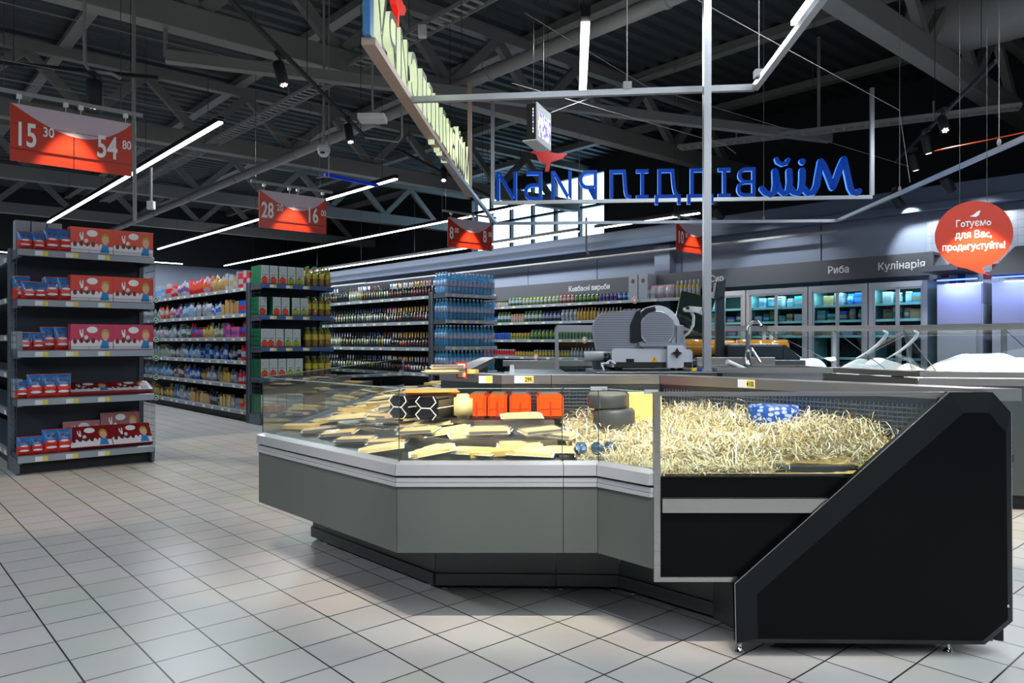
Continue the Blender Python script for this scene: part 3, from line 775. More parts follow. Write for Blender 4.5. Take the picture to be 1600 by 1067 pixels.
packs = [  # px, py, turn deg, kind, lift, words
 (470, 672, -25, 2, 0, 'long pale cheese wedge pack at the far left corner of the display'), (500, 678, 10, 1, .0, 'flat cheese pack on the front edge near the left corner'),
 (520, 664, 35, 2, .02, 'long cheese pack slanting up behind the left corner packs'), (545, 672, 0, 0, .02, 'broad cheese pack on a white tray in the left cluster'),
 (530, 684, -8, 1, 0, 'dark-edged cheese pack on a white tray by the left rail'), (560, 656, 40, 2, .035, 'upright-leaning long cheese slab in the left cluster'),
 (556, 694, -12, 1, 0, 'cheese pack with dark rind lying against the left rail'), (600, 680, 48, 1, .03, 'tilted white-tray cheese pack leaning left of the glass joint'),
 (606, 698, -6, 1, 0, 'cheese pack with dark rind just left of the glass joint'), (596, 708, 8, 0, 0, 'pale cheese pack at the rail left of the glass joint'),
 (575, 640, -10, 0, 0, 'pale cheese tray on the middle step, left cluster'), (600, 636, 20, 2, .01, 'thin cheese slab on the middle step of the left cluster'),
 (548, 646, -20, 1, 0, 'cheese tray far back in the left corner cluster'), (612, 655, 30, 0, .0, 'white tray cheese pack behind the glass joint'),
 (590, 662, -30, 1, .02, 'cheese pack resting across others behind the joint'), (628, 662, 5, 0, 0, 'wide pale cheese pack on the step right behind the glass joint'),
 (584, 650, 60, 2, .025, 'long cheese slab standing out above the left cluster'), (618, 646, -5, 1, .01, 'white-rimmed cheese pack below the black cheese blocks'),
 (600, 625, 0, 0, 0, 'pale cheese pack on the rear step left of the black blocks'), (612, 616, 15, 1, .0, 'small cheese pack at the back left of the black blocks'),
 (650, 672, -15, 1, 0, 'cheese pack with dark edge, left on the middle step'), (676, 672, 5, 0, .01, 'pale broad cheese pack second from left on the middle step'),
 (700, 681, -4, 0, 0, 'wide pale cheese pack hanging over the steel step edge'), (735, 686, 12, 0, 0, 'pale cheese pack at the centre of the middle step'),
 (770, 677, -8, 1, .0, 'cheese pack below the second orange block'), (815, 676, 4, 0, .0, 'oval pale cheese pack below the third orange block'),
 (690, 706, 35, 0, 0, 'large pale cheese pack at the left of the lower step'), (676, 713, 8, 0, 0, 'pale cheese pack touching the rail, leftmost on the lower step'),
 (738, 713, -14, 0, .0, 'flat pale cheese pack on the lower step, centre left'), (762, 703, 6, 1, .02, 'yellowish cheese pack lying on others, lower step centre'),
 (775, 714, 12, 2, .0, 'narrow cheese slab at the rail, lower step centre'), (812, 708, 0, 0, .02, 'pale cheese pack above the rail, lower step centre right'),
 (830, 714, -10, 0, 0, 'cheese pack on white tray at the rail, right of centre'), (845, 702, 25, 1, .02, 'cheese pack half under another, lower step right'),
 (882, 711, -3, 0, 0, 'last pale cheese pack on the lower step before the straw'), (868, 700, -28, 1, 0, 'small cheese pack behind the last one before the straw'),
 (655, 690, -20, 1, 0, 'cheese pack beneath the steel riser at the left'), (632, 640, 8, 0, 0, 'cheese tray left below the first black block')]
ci = 0
for px, py, a, k, lift, lab in packs:
    p = drop(px, py)
    if p is None: continue
    p.z += lift + .001
    ax = Vector((1, 0, 0)) if p.x > -.5 + (3.64 - p.y) * -.45 else Vector((.67, -.74, 0))
    qm = Matrix.Rotation(R(9 + rng.uniform(-4, 5)), 4, ax) @ Matrix.Rotation(R(a), 4, 'Z') @ Matrix.Rotation(R(16 if lift > .02 else 0), 4, 'Y')
    rot = qm.to_euler(); p.z += .012
    if not used[k]:
        used[k] = True; o = protos[k]; o.location = p; o.rotation_euler = rot; o['label'] = lab
    else:
        o = clone(protos[k], p, rot=rot, label=lab)
    o['group'] = 'cheese packs in the display'; o['category'] = 'packed cheese'
# packs along the left arm
ws = ['nearest', 'second nearest'] + [ORD[i] for i in range(2, 20)]
for r_ in range(3):
    for k in range(9):
        y = 5.6 + k * .5 + r_ * .15 + rng.uniform(-.05, .05); x = -1.61 + (y - 4.8) * .02 + .22 + r_ * .36 + rng.uniform(-.04, .04)
        z = deckz(x, y)
        if z is None or z > 1: continue
        kk = (k + r_) % 3
        clone(protos[kk], (x, y, z + .002), rot=(0, R(rng.uniform(-6, 6)), R(rng.uniform(-60, 60))), group='cheese packs in the display',
              label=f'cheese pack {("by the glass", "on the middle step", "on the rear step")[r_]} of the left arm, {nth(k)} from the near end')
# orange paraffin blocks
def soft_box(L, W, H, r, n=3):
    bm = bmesh.new(); bmesh.ops.create_cube(bm, size=1)
    for q in bm.verts: q.co = (q.co.x * L, q.co.y * W, q.co.z * H + H / 2)
    bmesh.ops.bevel(bm, geom=list(bm.edges), offset=r, segments=n, affect='EDGES')
    return bm
orangewax = mat('orange_wax', 'f05410', .22, coat=.5, noise=.08, nscale=9, bump=.5); blackwax = mat('black_wax', '1a1719', .18, coat=.4, noise=.2, nscale=7)
for i, px in enumerate((747, 778, 813, 859)):
    wd = (.122, .122, .135, .165)[i]
    p = at(px, 659, 4.50); p.z = .941; x, y = p.x, 4.52 + .14
    t = thing('cheese_block', ('leftmost glossy orange waxed cheese block', 'second orange waxed cheese block from the left', 'third orange waxed cheese block from the left', 'rightmost and widest orange waxed cheese block, by the straw')[i] + ' on the upper step', 'cheese', (x, y, .941), R(-4 + 2 * i), 'orange waxed cheese blocks')
    obj('block', MB().bm(soft_box(wd - .006, .29, .145, .014)), orangewax, t)
    obj('top_label', MB().box(-wd * .3, wd * .3, -.11, .11, .1451, .147), mat('grey_label', '6a6058', .5), t)
    obj('wax_fold', MB().bar((0, -.147, .01), (0, -.147, .1), .004, .012).bar((-wd * .4, -.146, .055), (wd * .4, -.146, .06), .003, .004), mat('dark_orange', 'c03a0c', .3), t)
p = at(727, 652, 4.62)
t = thing('cheese_block', 'cut pale cheese loaf between the black blocks and the orange blocks', 'cheese', (-.30, 4.60, .941), .1)
obj('block', MB().bm(soft_box(.11, .24, .14, .02), smooth=True), cheese2, t)
for i, (x, y, w_) in enumerate(((-.60, 4.66, .15), (-.44, 4.58, .15))):
    t = thing('cheese_block', ('left black waxed cheese block tied with white cord, next to the glass', 'right black waxed cheese block tied with white cord, beside the pale loaf')[i], 'cheese', (x, y, .941), R(-32 + 8 * i), 'black waxed cheese blocks')
    obj('block', MB().bm(soft_box(w_, .32, .135, .018)), blackwax, t)
    c_ = MB()
    for s in (-1, 1):
        c_.tube([(s * w_ * .3, -.162, .002), (s * w_ * .46, -.163, .03), (s * w_ * .2, -.163, .068), (s * w_ * .46, -.163, .105), (s * w_ * .3, -.155, .136)], .004, 6)
    c_.tube([(-w_ * .2, -.163, .068), (w_ * .2, -.163, .068)], .004, 6).tube([(w_ * .505, -.15, .07), (w_ * .505, .15, .07)], .004, 6)
    obj('cord', c_, foam, t)
t = thing('cheese_block', 'long orange-yellow wrapped cheese slab lying on top of the black blocks', 'cheese', (-.50, 4.68, 1.077), R(10))
obj('block', MB().bm(soft_box(.34, .16, .03, .012), smooth=True), mat('orange_cheese', 'f0a050', .35), t)
for i, (x, y, z, rz) in enumerate(((-.46, 4.93, 1.192, .3), (-.36, 5.02, 1.192, -.4), (-.42, 4.95, 1.222, .1))):
    clone(protos[(i * 2) % 3], (x, y, z), rz, ('packed cheese slab on the steel cap left of the red price card', 'second cheese pack on the steel cap, behind the red price card', 'cheese pack stacked on top of those beside the red card')[i], 'cheese packs in the display')
# dark wheels, yellow wedge
wheel = lambda r, h: [(0, 0), (r * .93, 0), (r, h * .12), (r, h * .88), (r * .93, h), (r * .9, h + .002), (0, h + .002)]
darkrind = mat('dark_rind', '3c3d40', .4, noise=.25, nscale=10)
tag(obj('cheese_round', MB().lathe(wheel(.118, .12), 36), darkrind, None, (.58, 4.30, .90)), 'larger dark grey cheese wheel, lower one of the two stacked in the straw', 'cheese')
tag(obj('cheese_round', MB().lathe(wheel(.112, .085), 36, mis=[0, 0, 0, 1, 1, 1]), [darkrind, mat('ash_top', '6a675c', .6)], None, (.545, 4.31, 1.024)), 'smaller dark grey cheese wheel stacked on top of the larger one', 'cheese')
tag(obj('cheese_wedge', MB().slab([(-.09, -.10), (.10, -.08), (.08, .12), (-.07, .10)], 0, .17), mat('gold_cheese', 'e8c878', .5, noise=.08), None, (.76, 4.42, .93)), 'tall yellow cheese wedge behind the stacked dark wheels', 'cheese')
# blue spotted wheel
bl = mat('blue_spotted_rind', '1f4ea8', .35); nt = bl.node_tree
vo = nt.nodes.new('ShaderNodeTexVoronoi'); vo.inputs['Scale'].default_value = 30; vo.inputs['Randomness'].default_value = .8; tc = nt.nodes.new('ShaderNodeTexCoord'); mp = nt.nodes.new('ShaderNodeMapping'); mp.inputs['Scale'].default_value = (1, 1, 1.5)
cr = nt.nodes.new('ShaderNodeValToRGB'); cr.color_ramp.elements[0].position = .38; cr.color_ramp.elements[0].color = (*lin('a9b8d8'), 1); cr.color_ramp.elements[1].position = .44; cr.color_ramp.elements[1].color = (*lin('1a4aa0'), 1)
nt.links.new(tc.outputs['Object'], mp.inputs[0]); nt.links.new(mp.outputs[0], vo.inputs['Vector']); nt.links.new(vo.outputs['Distance'], cr.inputs[0]); nt.links.new(cr.outputs[0], nt.nodes['Principled BSDF'].inputs['Base Color'])
tag(obj('cheese_round', MB().lathe(wheel(.132, .12), 40), bl, None, (1.375, 3.97, .945)), 'blue cheese wheel with pale spots sitting in the straw', 'cheese')
mould = mat('blue_mould_cheese', 'd8d0b4', .6)
nt = mould.node_tree; vo = nt.nodes.new('ShaderNodeTexVoronoi'); vo.inputs['Scale'].default_value = 45; cr = nt.nodes.new('ShaderNodeValToRGB')
cr.color_ramp.elements[0].position = .12; cr.color_ramp.elements[0].color = (*lin('3c4c50'), 1); cr.color_ramp.elements[1].position = .3; cr.color_ramp.elements[1].color = (*lin('d8d0b4'), 1); tc = nt.nodes.new('ShaderNodeTexCoord')
nt.links.new(tc.outputs['Object'], vo.inputs['Vector']); nt.links.new(vo.outputs['Distance'], cr.inputs[0]); nt.links.new(cr.outputs[0], nt.nodes['Principled BSDF'].inputs['Base Color'])
tag(obj('cheese_wedge', MB().slab([(-.13, -.02), (.13, -.05), (.12, .05), (-.12, .05)], 0, .05), mould, None, (1.08, 3.80, .888), -.1), 'blue-veined cheese wedge lying left in front of the blue wheel', 'cheese')
tag(obj('cheese_wedge', MB().slab([(-.055, -.04), (.055, -.03), (.05, .05), (-.06, .04)], 0, .055), mould, None, (1.26, 3.74, .885), -.3), 'small cut blue-veined cheese piece in the straw below the blue wheel', 'cheese')
foil = mat('blue_foil', '4a6484', .25, .6, bump=.6, nscale=40)
for i, (x, y) in enumerate(((.345, 3.80), (.43, 3.79), (.50, 3.84))):
    b = MB(); bm = bmesh.new(); bmesh.ops.create_icosphere(bm, subdivisions=2, radius=.035)
    for q in bm.verts: q.co *= rng.uniform(.8, 1.15)
    b.bm(bm, smooth=False)
    tag(obj('wrapped_cheese', b, foil, None, (x, y, .86)), ('leftmost', 'middle', 'rightmost')[i] + ' small blue-grey foil-wrapped cheese at the front of the straw', 'cheese', 'foil wrapped cheeses')
b = MB().box(1.20, 1.58, 3.44, 3.54, .806, .834, 0, .005).box(1.25, 1.52, 3.437, 3.44, .812, .83)
tag(obj('control_box', b, M['blackplastic']), 'flat black control box behind the glass at the bottom of the straw', 'control box')

# ------------------------------------------------------------------ straw
POLY = [(.33, 3.70), (.42, 3.70), (.67, 3.42), (1.93, 3.42), (1.02, 4.58), (.30, 4.68)]
def inside(x, y):
    c_ = False; n_ = len(POLY)
    for i in range(n_):
        (x1, y1), (x2, y2) = POLY[i], POLY[(i + 1) % n_]
        if (y1 > y) != (y2 > y) and x < (x2 - x1) * (y - y1) / (y2 - y1) + x1: c_ = not c_
    return c_
def strawz(x, y):
    s = min(1.1, max(0, (x - .52) * .77 + (y - 3.51) * .64)) / 1.05
    f = min(1, .12 + (y - 3.42) / .30)
    if x < .62: f *= max(.25, min(1, (x - .15) / .4)); s = max(s, (y - 3.7) / 1.0)
    return .802 + (.215 * s ** 1.05) * f + .018 * math.sin(x * 17) * math.sin(y * 13 + x * 5) * f
b = MB(); nx, ny = 60, 46; gv = {}; vs = []; fs = []
for i in range(nx + 1):
    for j in range(ny + 1):
        x = .28 + i * 1.68 / nx; y = 3.42 + j * 1.28 / ny
        gv[i, j] = len(vs); vs.append((x, y, max(.803, strawz(x, y) - .022 + rng.uniform(-.006, .006))))
for i in range(nx):
    for j in range(ny):
        x = .28 + (i + .5) * 1.68 / nx; y = 3.42 + (j + .5) * 1.28 / ny
        if inside(x, y): fs.append((gv[i, j], gv[i + 1, j], gv[i + 1, j + 1], gv[i, j + 1]))
b.add(vs, fs, 0)
for k in range(9000):
    while True:
        x = rng.uniform(.28, 1.95); y = 3.43 + 1.24 * rng.random() ** 1.3
        if inside(x, y) and not (1.19 < x < 1.59 and y < 3.53): break
    z = strawz(x, y); L = rng.uniform(.07, .19); a = rng.uniform(0, 2 * PI); cv = rng.uniform(-3.2, 3.2); lf = rng.uniform(-.012, .032) if rng.random() < .85 else rng.uniform(.02, .07)
    w_ = rng.uniform(.0012, .0024); pts = []; N = 7; px_, py_ = x, y
    for q in range(N + 1):
        if not inside(px_, py_): a += 2.4; px_, py_ = pts[-1].x, pts[-1].y
        tt = q / N; zz = z - .012 + lf * math.sin(PI * tt * rng.uniform(.8, 1.2)) + rng.uniform(-.002, .004)
        pts.append(Vector((px_, min(max(py_, 3.395), 4.7), zz))); a += cv / N; px_ += math.cos(a) * L / N; py_ += math.sin(a) * L / N
        if py_ < 3.4: py_ = 3.4; a = -a
    vv = []
    for q in range(N + 1):
        d = pts[min(q + 1, N)] - pts[max(q - 1, 0)]; s_ = d.cross(Vector((0, rng.uniform(-.4, .4), 1)))
        s_ = s_.normalized() * w_ if s_.length > 1e-6 else Vector((w_, 0, 0))
        vv += [pts[q] - s_, pts[q] + s_]
    b.add(vv, [(2 * q, 2 * q + 1, 2 * q + 3, 2 * q + 2) for q in range(N)], 1 + (k % 3))
tag(obj('straw', b, [mat('straw_base', 'c8ac6c', .8, noise=.25, nscale=30), mat('straw_a', 'f0e2bc', .6), mat('straw_b', 'e4cc90', .6), mat('straw_c', 'f6efd8', .6)]), 'loose pale straw filling the right end of the cheese counter', 'straw', kind='stuff')

# ================================================================== SIGN FRAMES OVER THE ISLAND
blueface = mat('blue_letter_face', '00205c', .5, emit='004cc8', es=.36, spec=.15); blueedge = mat('blue_letter_edge', '3c7ce0', .3, emit='4a90ff', es=.9)
greenface = mat('letter_back', '4a4638', .5); greenedge = mat('green_letter_edge', 'e6ecc8', .3, emit='e0f0c0', es=.55)
def fit_text(name, body, cap, width, mats, par, o, ex, ext, bold, shear=0.0):
    t = text(name, body, cap / .73, mats, par, Matrix.Identity(4), ext, bold, 'LEFT', shear=shear, space=1.22 if shear else 1.12)
    xs = [v.co.x for v in t.data.vertices]; x0, x1 = min(xs), max(xs)
    t.data.transform(basis(o, ex, (0, 0, 1)) @ Matrix.Translation((0, 0, 0)) @ Matrix.Diagonal((width / (x1 - x0), 1, 1, 1)) @ Matrix.Translation((-x0, 0, 0)))
    return t
BIRD = [(-.24, .09), (-.20, .11), (-.17, .155), (-.11, .175), (-.05, .15), (.0, .10), (.06, .075), (.16, .06), (.20, .075), (.24, .06), (.225, .035), (.20, .03), (.19, .0), (.12, -.015), (.05, -.04), (.02, -.05), (.005, -.16), (-.05, -.16), (-.03, -.06), (-.09, -.045), (-.14, -.0), (-.16, .06), (-.19, .075)]
def letter_sign(p0, p1, z0, z1, words, fm, em, label, wmat, span, thick=.085, cap=.37):
    """p0 start of the reading direction, p1 its end"""
    p0, p1 = Vector(p0), Vector(p1); t = thing('letter_sign', label, 'sign', (p0.x, p0.y, 0), 0)
    d = Vector((p1.x - p0.x, p1.y - p0.y, 0)); L = d.length; e = d.normalized(); nn = e.cross(Vector((0, 0, 1)))
    fr = MB(); hb_ = .045
    fr.bar((0, 0, z0), d + Vector((0, 0, z0)), thick, hb_)
    obj('sign_frame', fr, wmat, t)
    for q in (0, 1):
        o_ = e * (L * q)
        obj('sign_post', MB().bar(o_ + Vector((0, 0, z0 + .023)), o_ + Vector((0, 0, z1 - .023)), thick if thick > .06 else .045, .045 if thick > .06 else .045, up=nn), wmat if q == 0 or thick < .06 else mat('blue_lit_paint', '3f7cb8', .4), t)  # near post of the wide frame painted blue for blue light falling on it
    zb = z0 + .025
    for s_, a, wd, cp in words:
        if s_ == 'Мій':
            b = MB(); sc = lambda x, z: e * (a + x * wd / 1.1) + Vector((0, 0, zb + z))
            ST = [([(.0, .05), (.03, .02), (.07, .03), (.10, .09), (.13, .25), (.17, .45)], .07), ([(.17, .45), (.215, .34), (.26, .20), (.30, .10)], .075), ([(.30, .10), (.34, .22), (.39, .36), (.43, .43)], .07),
                  ([(.43, .43), (.455, .28), (.48, .12), (.52, .04), (.575, .03), (.62, .09)], .075), ([(.64, .32), (.64, .20), (.65, .09), (.69, .03), (.74, .05), (.77, .10)], .075),
                  ([(.79, .32), (.785, .17), (.80, .06), (.85, .03), (.90, .08), (.93, .18), (.95, .32)], .072), ([(.95, .32), (.945, .15), (.96, .05), (1.00, .02), (1.06, .05), (1.10, .10)], .072), ([(.80, .46), (.82, .415), (.87, .40), (.92, .43), (.935, .47)], .05)]
            for pts, w_ in ST:
                # resample and sweep a flat ribbon with mitred sides
                V = [Vector((x, z)) for x, z in pts]; Lf, Rt = [], []
                for k in range(len(V)):
                    d2 = (V[min(k + 1, len(V) - 1)] - V[max(k - 1, 0)]).normalized(); n2 = Vector((-d2.y, d2.x)) * w_ / 2
                    Lf.append(V[k] + n2); Rt.append(V[k] - n2)
                for k in range(len(V) - 1):
                    q4 = [Rt[k], Rt[k + 1], Lf[k + 1], Lf[k]]; P4 = [sc(q.x, q.y) for q in q4]; o4 = nn * .028
                    b.add([q + o4 for q in P4] + [q - o4 for q in P4], [(0, 1, 2, 3), (7, 6, 5, 4)], 0); b.add([q + o4 for q in P4] + [q - o4 for q in P4], [(0, 4, 5, 1), (2, 6, 7, 3)], 1)
                for q in (V[0], V[-1]):
                    c0 = sc(q.x, q.y) - nn * .0283; k0 = len(b.m); b.disc(c0, e, (0, 0, 1), w_ / 2 - .001, w_ / 2 - .001, 1, 14, .0566); b.m[k0] = 0; b.m[k0 + 1] = 0
            k0 = len(b.m); b.disc(sc(.64, .43) - nn * .028, e, (0, 0, 1), .04, .04, 1, 16, .056); b.m[k0] = 0; b.m[k0 + 1] = 0
            obj('script_lettering', b, [fm, em], t); continue
        fit_text('lettering', s_, cp, wd, [fm, em], t, e * a + Vector((0, 0, zb)), e, (.028), .002 if s_ != 'Мій' else .004, shear=-.12 if s_ == 'Мій' else 0)
    b = MB(); c_ = e * span + Vector((0, 0, zb + .36 + .17))
    b.prism([c_ - e * x + Vector((0, 0, y)) - nn * .02 for x, y in BIRD], nn * .04)
    obj('bird_emblem', b, mat('bird_red_dark' if fm is blueface else 'bird_red', 'a01010' if fm is blueface else 'd82814', .35, emit='d01810', es=.02 if fm is blueface else .7), t)
    b = MB()
    for q in (.15, .85): b.tube([e * (L * q) + Vector((0, 0, z1)), e * (L * q) + Vector((0, 0, 6.6))], .004, 5)
    obj('hanging_wire', b, M['wire'], t)
    return t
wd_ = lambda z: [('Мій', .16, 1.18, .46), ('ВІДДІЛ', 1.42, 1.82, .37)] + [(z, 3.40, 1.30, .37)]
letter_sign((4.48, 9.40), (-.25, 9.80), 3.20, 4.58, wd_('РИБИ'), blueface, blueedge, 'blue lettered frame sign seen from behind, hanging at the far side of the island', M['alu'], 4.02, .05)
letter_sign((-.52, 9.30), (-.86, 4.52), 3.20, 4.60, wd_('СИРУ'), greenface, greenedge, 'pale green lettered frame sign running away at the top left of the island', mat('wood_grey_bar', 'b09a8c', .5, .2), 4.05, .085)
lightobj('AREA', 'sign_glow_lamp', (-.62, 6.9, 3.5), 6, (.85, 1, .6), (0.5, 6.9, 3.3), 4, .3)
# hanging ring tube
b = MB()
ring = [(1.58, 3.3, 3.2), (1.72, 5.35, 3.2), (-.74, 5.62, 3.2)]
for a, c_ in zip(ring[:-1], ring[1:]): b.bar(a, c_, .042, .042)
ring2 = [(-.66, 7.2, 3.17), (-.24, 11.3, 3.17), (4.76, 11.05, 3.17), (4.45, 6.55, 3.17), (4.40, 5.2, 3.17)]
b2 = MB()
for a, c_ in zip(ring2[:-1], ring2[1:]): b2.bar(a, c_, .042, .042)
t = thing('hanging_tube_frame', 'nearer thin grey tube frame hanging level with the green sign base', 'hanging frame', (0, 0, 0))
obj('tube', b, M['alu'], t); b = MB()
for x, y in ((.83, 5.45), (1.70, 5.2)): b.tube([(x, y, 3.22), (x, y, 6.6)], .004, 5).box(x - .03, x + .03, y - .03, y + .03, 3.215, 3.27)
obj('hanging_wire', b, M['pipe'], t)
t = thing('hanging_tube_frame', 'far grey tube frame hanging below the blue letters and rising to the right edge', 'hanging frame', (0, 0, 0))
obj('tube', b2, M['alu'], t); b = MB()
for x, y in ((1.0, 11.24), (3.7, 11.1), (4.62, 9.0), (4.45, 6.9)): b.tube([(x, y, 3.19), (x, y, 6.6)], .004, 5).lathe([(.012, 0), (.02, .03), (.012, .06)], 8, (x, y, 3.19))
obj('hanging_wire', b, M['pipe'], t)
# the vertical pole
tag(obj('service_pole', MB().box(1.318, 1.368, 5.18, 5.23, 1.20, 6.70).box(1.30, 1.37, 5.16, 5.25, 1.20, 1.212), M['alu']), 'tall square grey pole standing on the worktop behind the meat slicer', 'pole')
# hanging menu screen
e = Vector((.351, .936, 0)); nn = Vector((.936, -.351, 0)); o_ = Vector((.22, 7.0, 0))
t = thing('menu_screen', 'small glowing double-sided screen hanging left of the short light bar', 'screen', (.22, 7.0, 3.28))
b = MB(); b.prism([(0, 0, 0), e * .43, e * .43 - nn * .09, -nn * .09], (0, 0, .33)); obj('housing', b, M['matt'], t)
b = MB(); b.prism([nn * .002, nn * .002 + e * .43, nn * .002 + e * .43 + Vector((0, 0, .345)), nn * .002 + Vector((0, 0, .345))], nn * .01); obj('bezel', b, M['white'], t)
sm = mat('screen_picture', '000000', emit='c8c8ff', es=1.5); nt = sm.node_tree; nz = nt.nodes.new('ShaderNodeTexNoise'); nz.inputs['Scale'].default_value = 22; cr = nt.nodes.new('ShaderNodeValToRGB')
cr.color_ramp.elements[0].position = .38; cr.color_ramp.elements[0].color = (*lin('6a62b0'), 1); cr.color_ramp.elements[1].position = .52; cr.color_ramp.elements[1].color = (*lin('dcdcff'), 1)
tc = nt.nodes.new('ShaderNodeTexCoord'); nt.links.new(tc.outputs['Object'], nz.inputs['Vector']); nt.links.new(nz.outputs['Fac'], cr.inputs[0]); nt.links.new(cr.outputs[0], nt.nodes['Principled BSDF'].inputs['Emission Color'])
b = MB(); q_ = [(.03, .04), (.40, .04), (.40, .27), (.03, .27)]; b.prism([nn * .013 + e * x + Vector((0, 0, z)) for x, z in q_], nn * .003); obj('display', b, sm, t)
b = MB(); b.prism([-nn * .13, e * .40 - nn * .13, e * .43 + nn * .01, nn * .01], (0, 0, -.012)); obj('shelf', b, M['white'], t)
b = MB()
for k in range(8): b.prism([Vector((0, 0, .06 + k * .03)) - e * .002 - nn * (.02), Vector((0, 0, .08 + k * .03)) - e * .002 - nn * .02, Vector((0, 0, .08 + k * .03)) - e * .002 - nn * .03, Vector((0, 0, .06 + k * .03)) - e * .002 - nn * .03], -e * .002)
obj('vent_light', b, sm, t)
obj('hanging_wire', MB().tube([e * .05 - nn * .04 + Vector((0, 0, .33)), e * .05 - nn * .04 + Vector((0, 0, 3.2))], .004, 5).tube([e * .35 - nn * .04 + Vector((0, 0, .33)), e * .35 - nn * .04 + Vector((0, 0, 3.2))], .004, 5), M['wire'], t)

# ================================================================== SERVICE AREA INSIDE THE ISLAND
def table(name, label, x0, x1, y0, y1, z, top=M['steelx'], th=.045, cat='worktop'):
    t = thing(name, label, cat, ((x0 + x1) / 2, (y0 + y1) / 2, 0)); w_, d = (x1 - x0) / 2, (y1 - y0) / 2
    obj('tabletop', MB().box(-w_, w_, -d, d, z - th, z, 0, .006), top, t)
    for sx in (-1, 1):
        for sy in (-1, 1):
            obj('leg', MB().box(sx * (w_ - .05) - .02, sx * (w_ - .05) + .02, sy * (d - .05) - .02, sy * (d - .05) + .02, 0, z - th), M['steel'], t)
    obj('undershelf', MB().box(-w_ + .04, w_ - .04, -d + .04, d - .04, .25, .27), M['steeldark'], t)
    return t
t = table('prep_table', 'low steel preparation table left of the slicer inside the island', -.02, .50, 5.35, 8.0, 1.12, M['steeldark'])
obj('raised_rim', MB().box(-.26, .26, 1.28, 1.32, 1.12, 1.20).box(-.26, -.22, -1.3, 1.28, 1.12, 1.16), M['steelx'], t)
table('work_table', 'steel work table carrying the meat slicer', .56, 1.372, 5.05, 5.75, 1.20, M['steeldark'], .05)
# far steel frame screen and rail of the fish counter
RAIL = [(.45, 7.6), (2.9, 8.6), (4.3, 8.3), (5.6, 6.9)]
INN = [(1.75, 7.15), (3.10, 7.5), (3.47, 6.45), (5.6, 5.98)]
# ---------- slicer
S = thing('meat_slicer', 'large white and steel meat slicer standing on the work table', 'meat slicer', (.965, 5.38, 1.20))
# local px scale: 1 px = 5.38/1180 m
k_ = 5.38 / F
def sl(px, py): return ((px - 800) * k_ - .965, CH - (py - CY) * k_ - 1.20)
whitep = mat('slicer_white', 'c9cdd6', .3, .2); slst = mat('slicer_steel', 'a9adb8', .3, .75)
b = MB(); q = [sl(x, y) for x, y in ((953, 573), (953, 548), (958, 544), (1074, 546), (1077, 550), (1077, 573))]; b.prism([(x, -.10, z) for x, z in q], (0, .36, 0))
obj('base', b, whitep, S)
b = MB(); q0, q1 = sl(957, 572), sl(1076, 566); b.box(q0[0], q1[0], -.106, -.10, q0[1] - .004, q1[1] + .004); obj('black_strip', b, M['matt'], S)
b = MB(); q0, q1 = sl(1036, 574), sl(1061, 540); b.box(q0[0], q1[0], -.15, -.10, q0[1], q1[1], 0, .004); hp = obj('knob_plate', b, whitep, S)
b = MB(); c_ = sl(1050, 551)
st = []
for k in range(16):
    a = 2 * PI * k / 16; r_ = .036 if k % 4 == 0 else (.017 if k % 4 == 2 else .02); st.append((c_[0] + r_ * math.sin(a), -.152, c_[1] + r_ * math.cos(a)))
b.prism(st, (0, -.02, 0)); obj('star_knob', b, M['blackplastic'], hp)
b = MB(); c_ = sl(1018, 561); b.prism([(c_[0] - .024, -.101, c_[1] - .018), (c_[0] + .024, -.101, c_[1] - .018), (c_[0], -.101, c_[1] + .026)], (0, -.002, 0)); wl = obj('warning_label', b, mat('warning_yellow', 'f0a818', .4), S)
text('warning_mark', '!', .03, M['matt'], wl, basis((c_[0], -.1045, c_[1] - .011), (1, 0, 0), (0, 0, 1)), .0003, .001)
b = MB(); b.box(*(sl(975, 0)[0], sl(987, 0)[0]), -.103, -.10, sl(0, 565)[1], sl(0, 560)[1]); obj('switch', b, M['blackplastic'], S)
# receiving plate (left, ribbed): rounded outline
def ribbed(name, pts, y, th, n=16, z0=None, z1=None):
    o_ = [sl(x, yy) for x, yy in pts]; b = MB(); b.prism([(x, y, z) for x, z in o_], (0, th, 0), 0)
    zs = [z for _, z in o_]; lo, hi = (z0 or min(zs)), (z1 or max(zs))
    for k in range(n):
        z = lo + (hi - lo) * (k + .5) / n; xs = []
        for i in range(len(o_)):
            (x1, a), (x2, c2) = o_[i], o_[(i + 1) % len(o_)]
            if (a > z) != (c2 > z): xs.append(x1 + (x2 - x1) * (z - a) / (c2 - a))
        if len(xs) >= 2: b.box(min(xs) + .012, max(xs) - .012, y - .003, y, z - .0018, z + .0018, 1)
    return obj(name, b, [slst, mat('slicer_rib', '6c707c', .4, .5)], S)
ribbed('carriage_plate', [(930, 548), (925, 525), (924, 510), (930, 497), (938, 490), (960, 487), (978, 485), (996, 484), (998, 548)], -.04, .012, 18)
b = MB(); b.prism([(x, -.055, z) for x, z in [sl(*q) for q in ((983, 533), (983, 508), (992, 487), (999, 485), (1000, 534), (985, 536))]], (0, .05, 0)); obj('black_guard', b, M['blackplastic'], S)
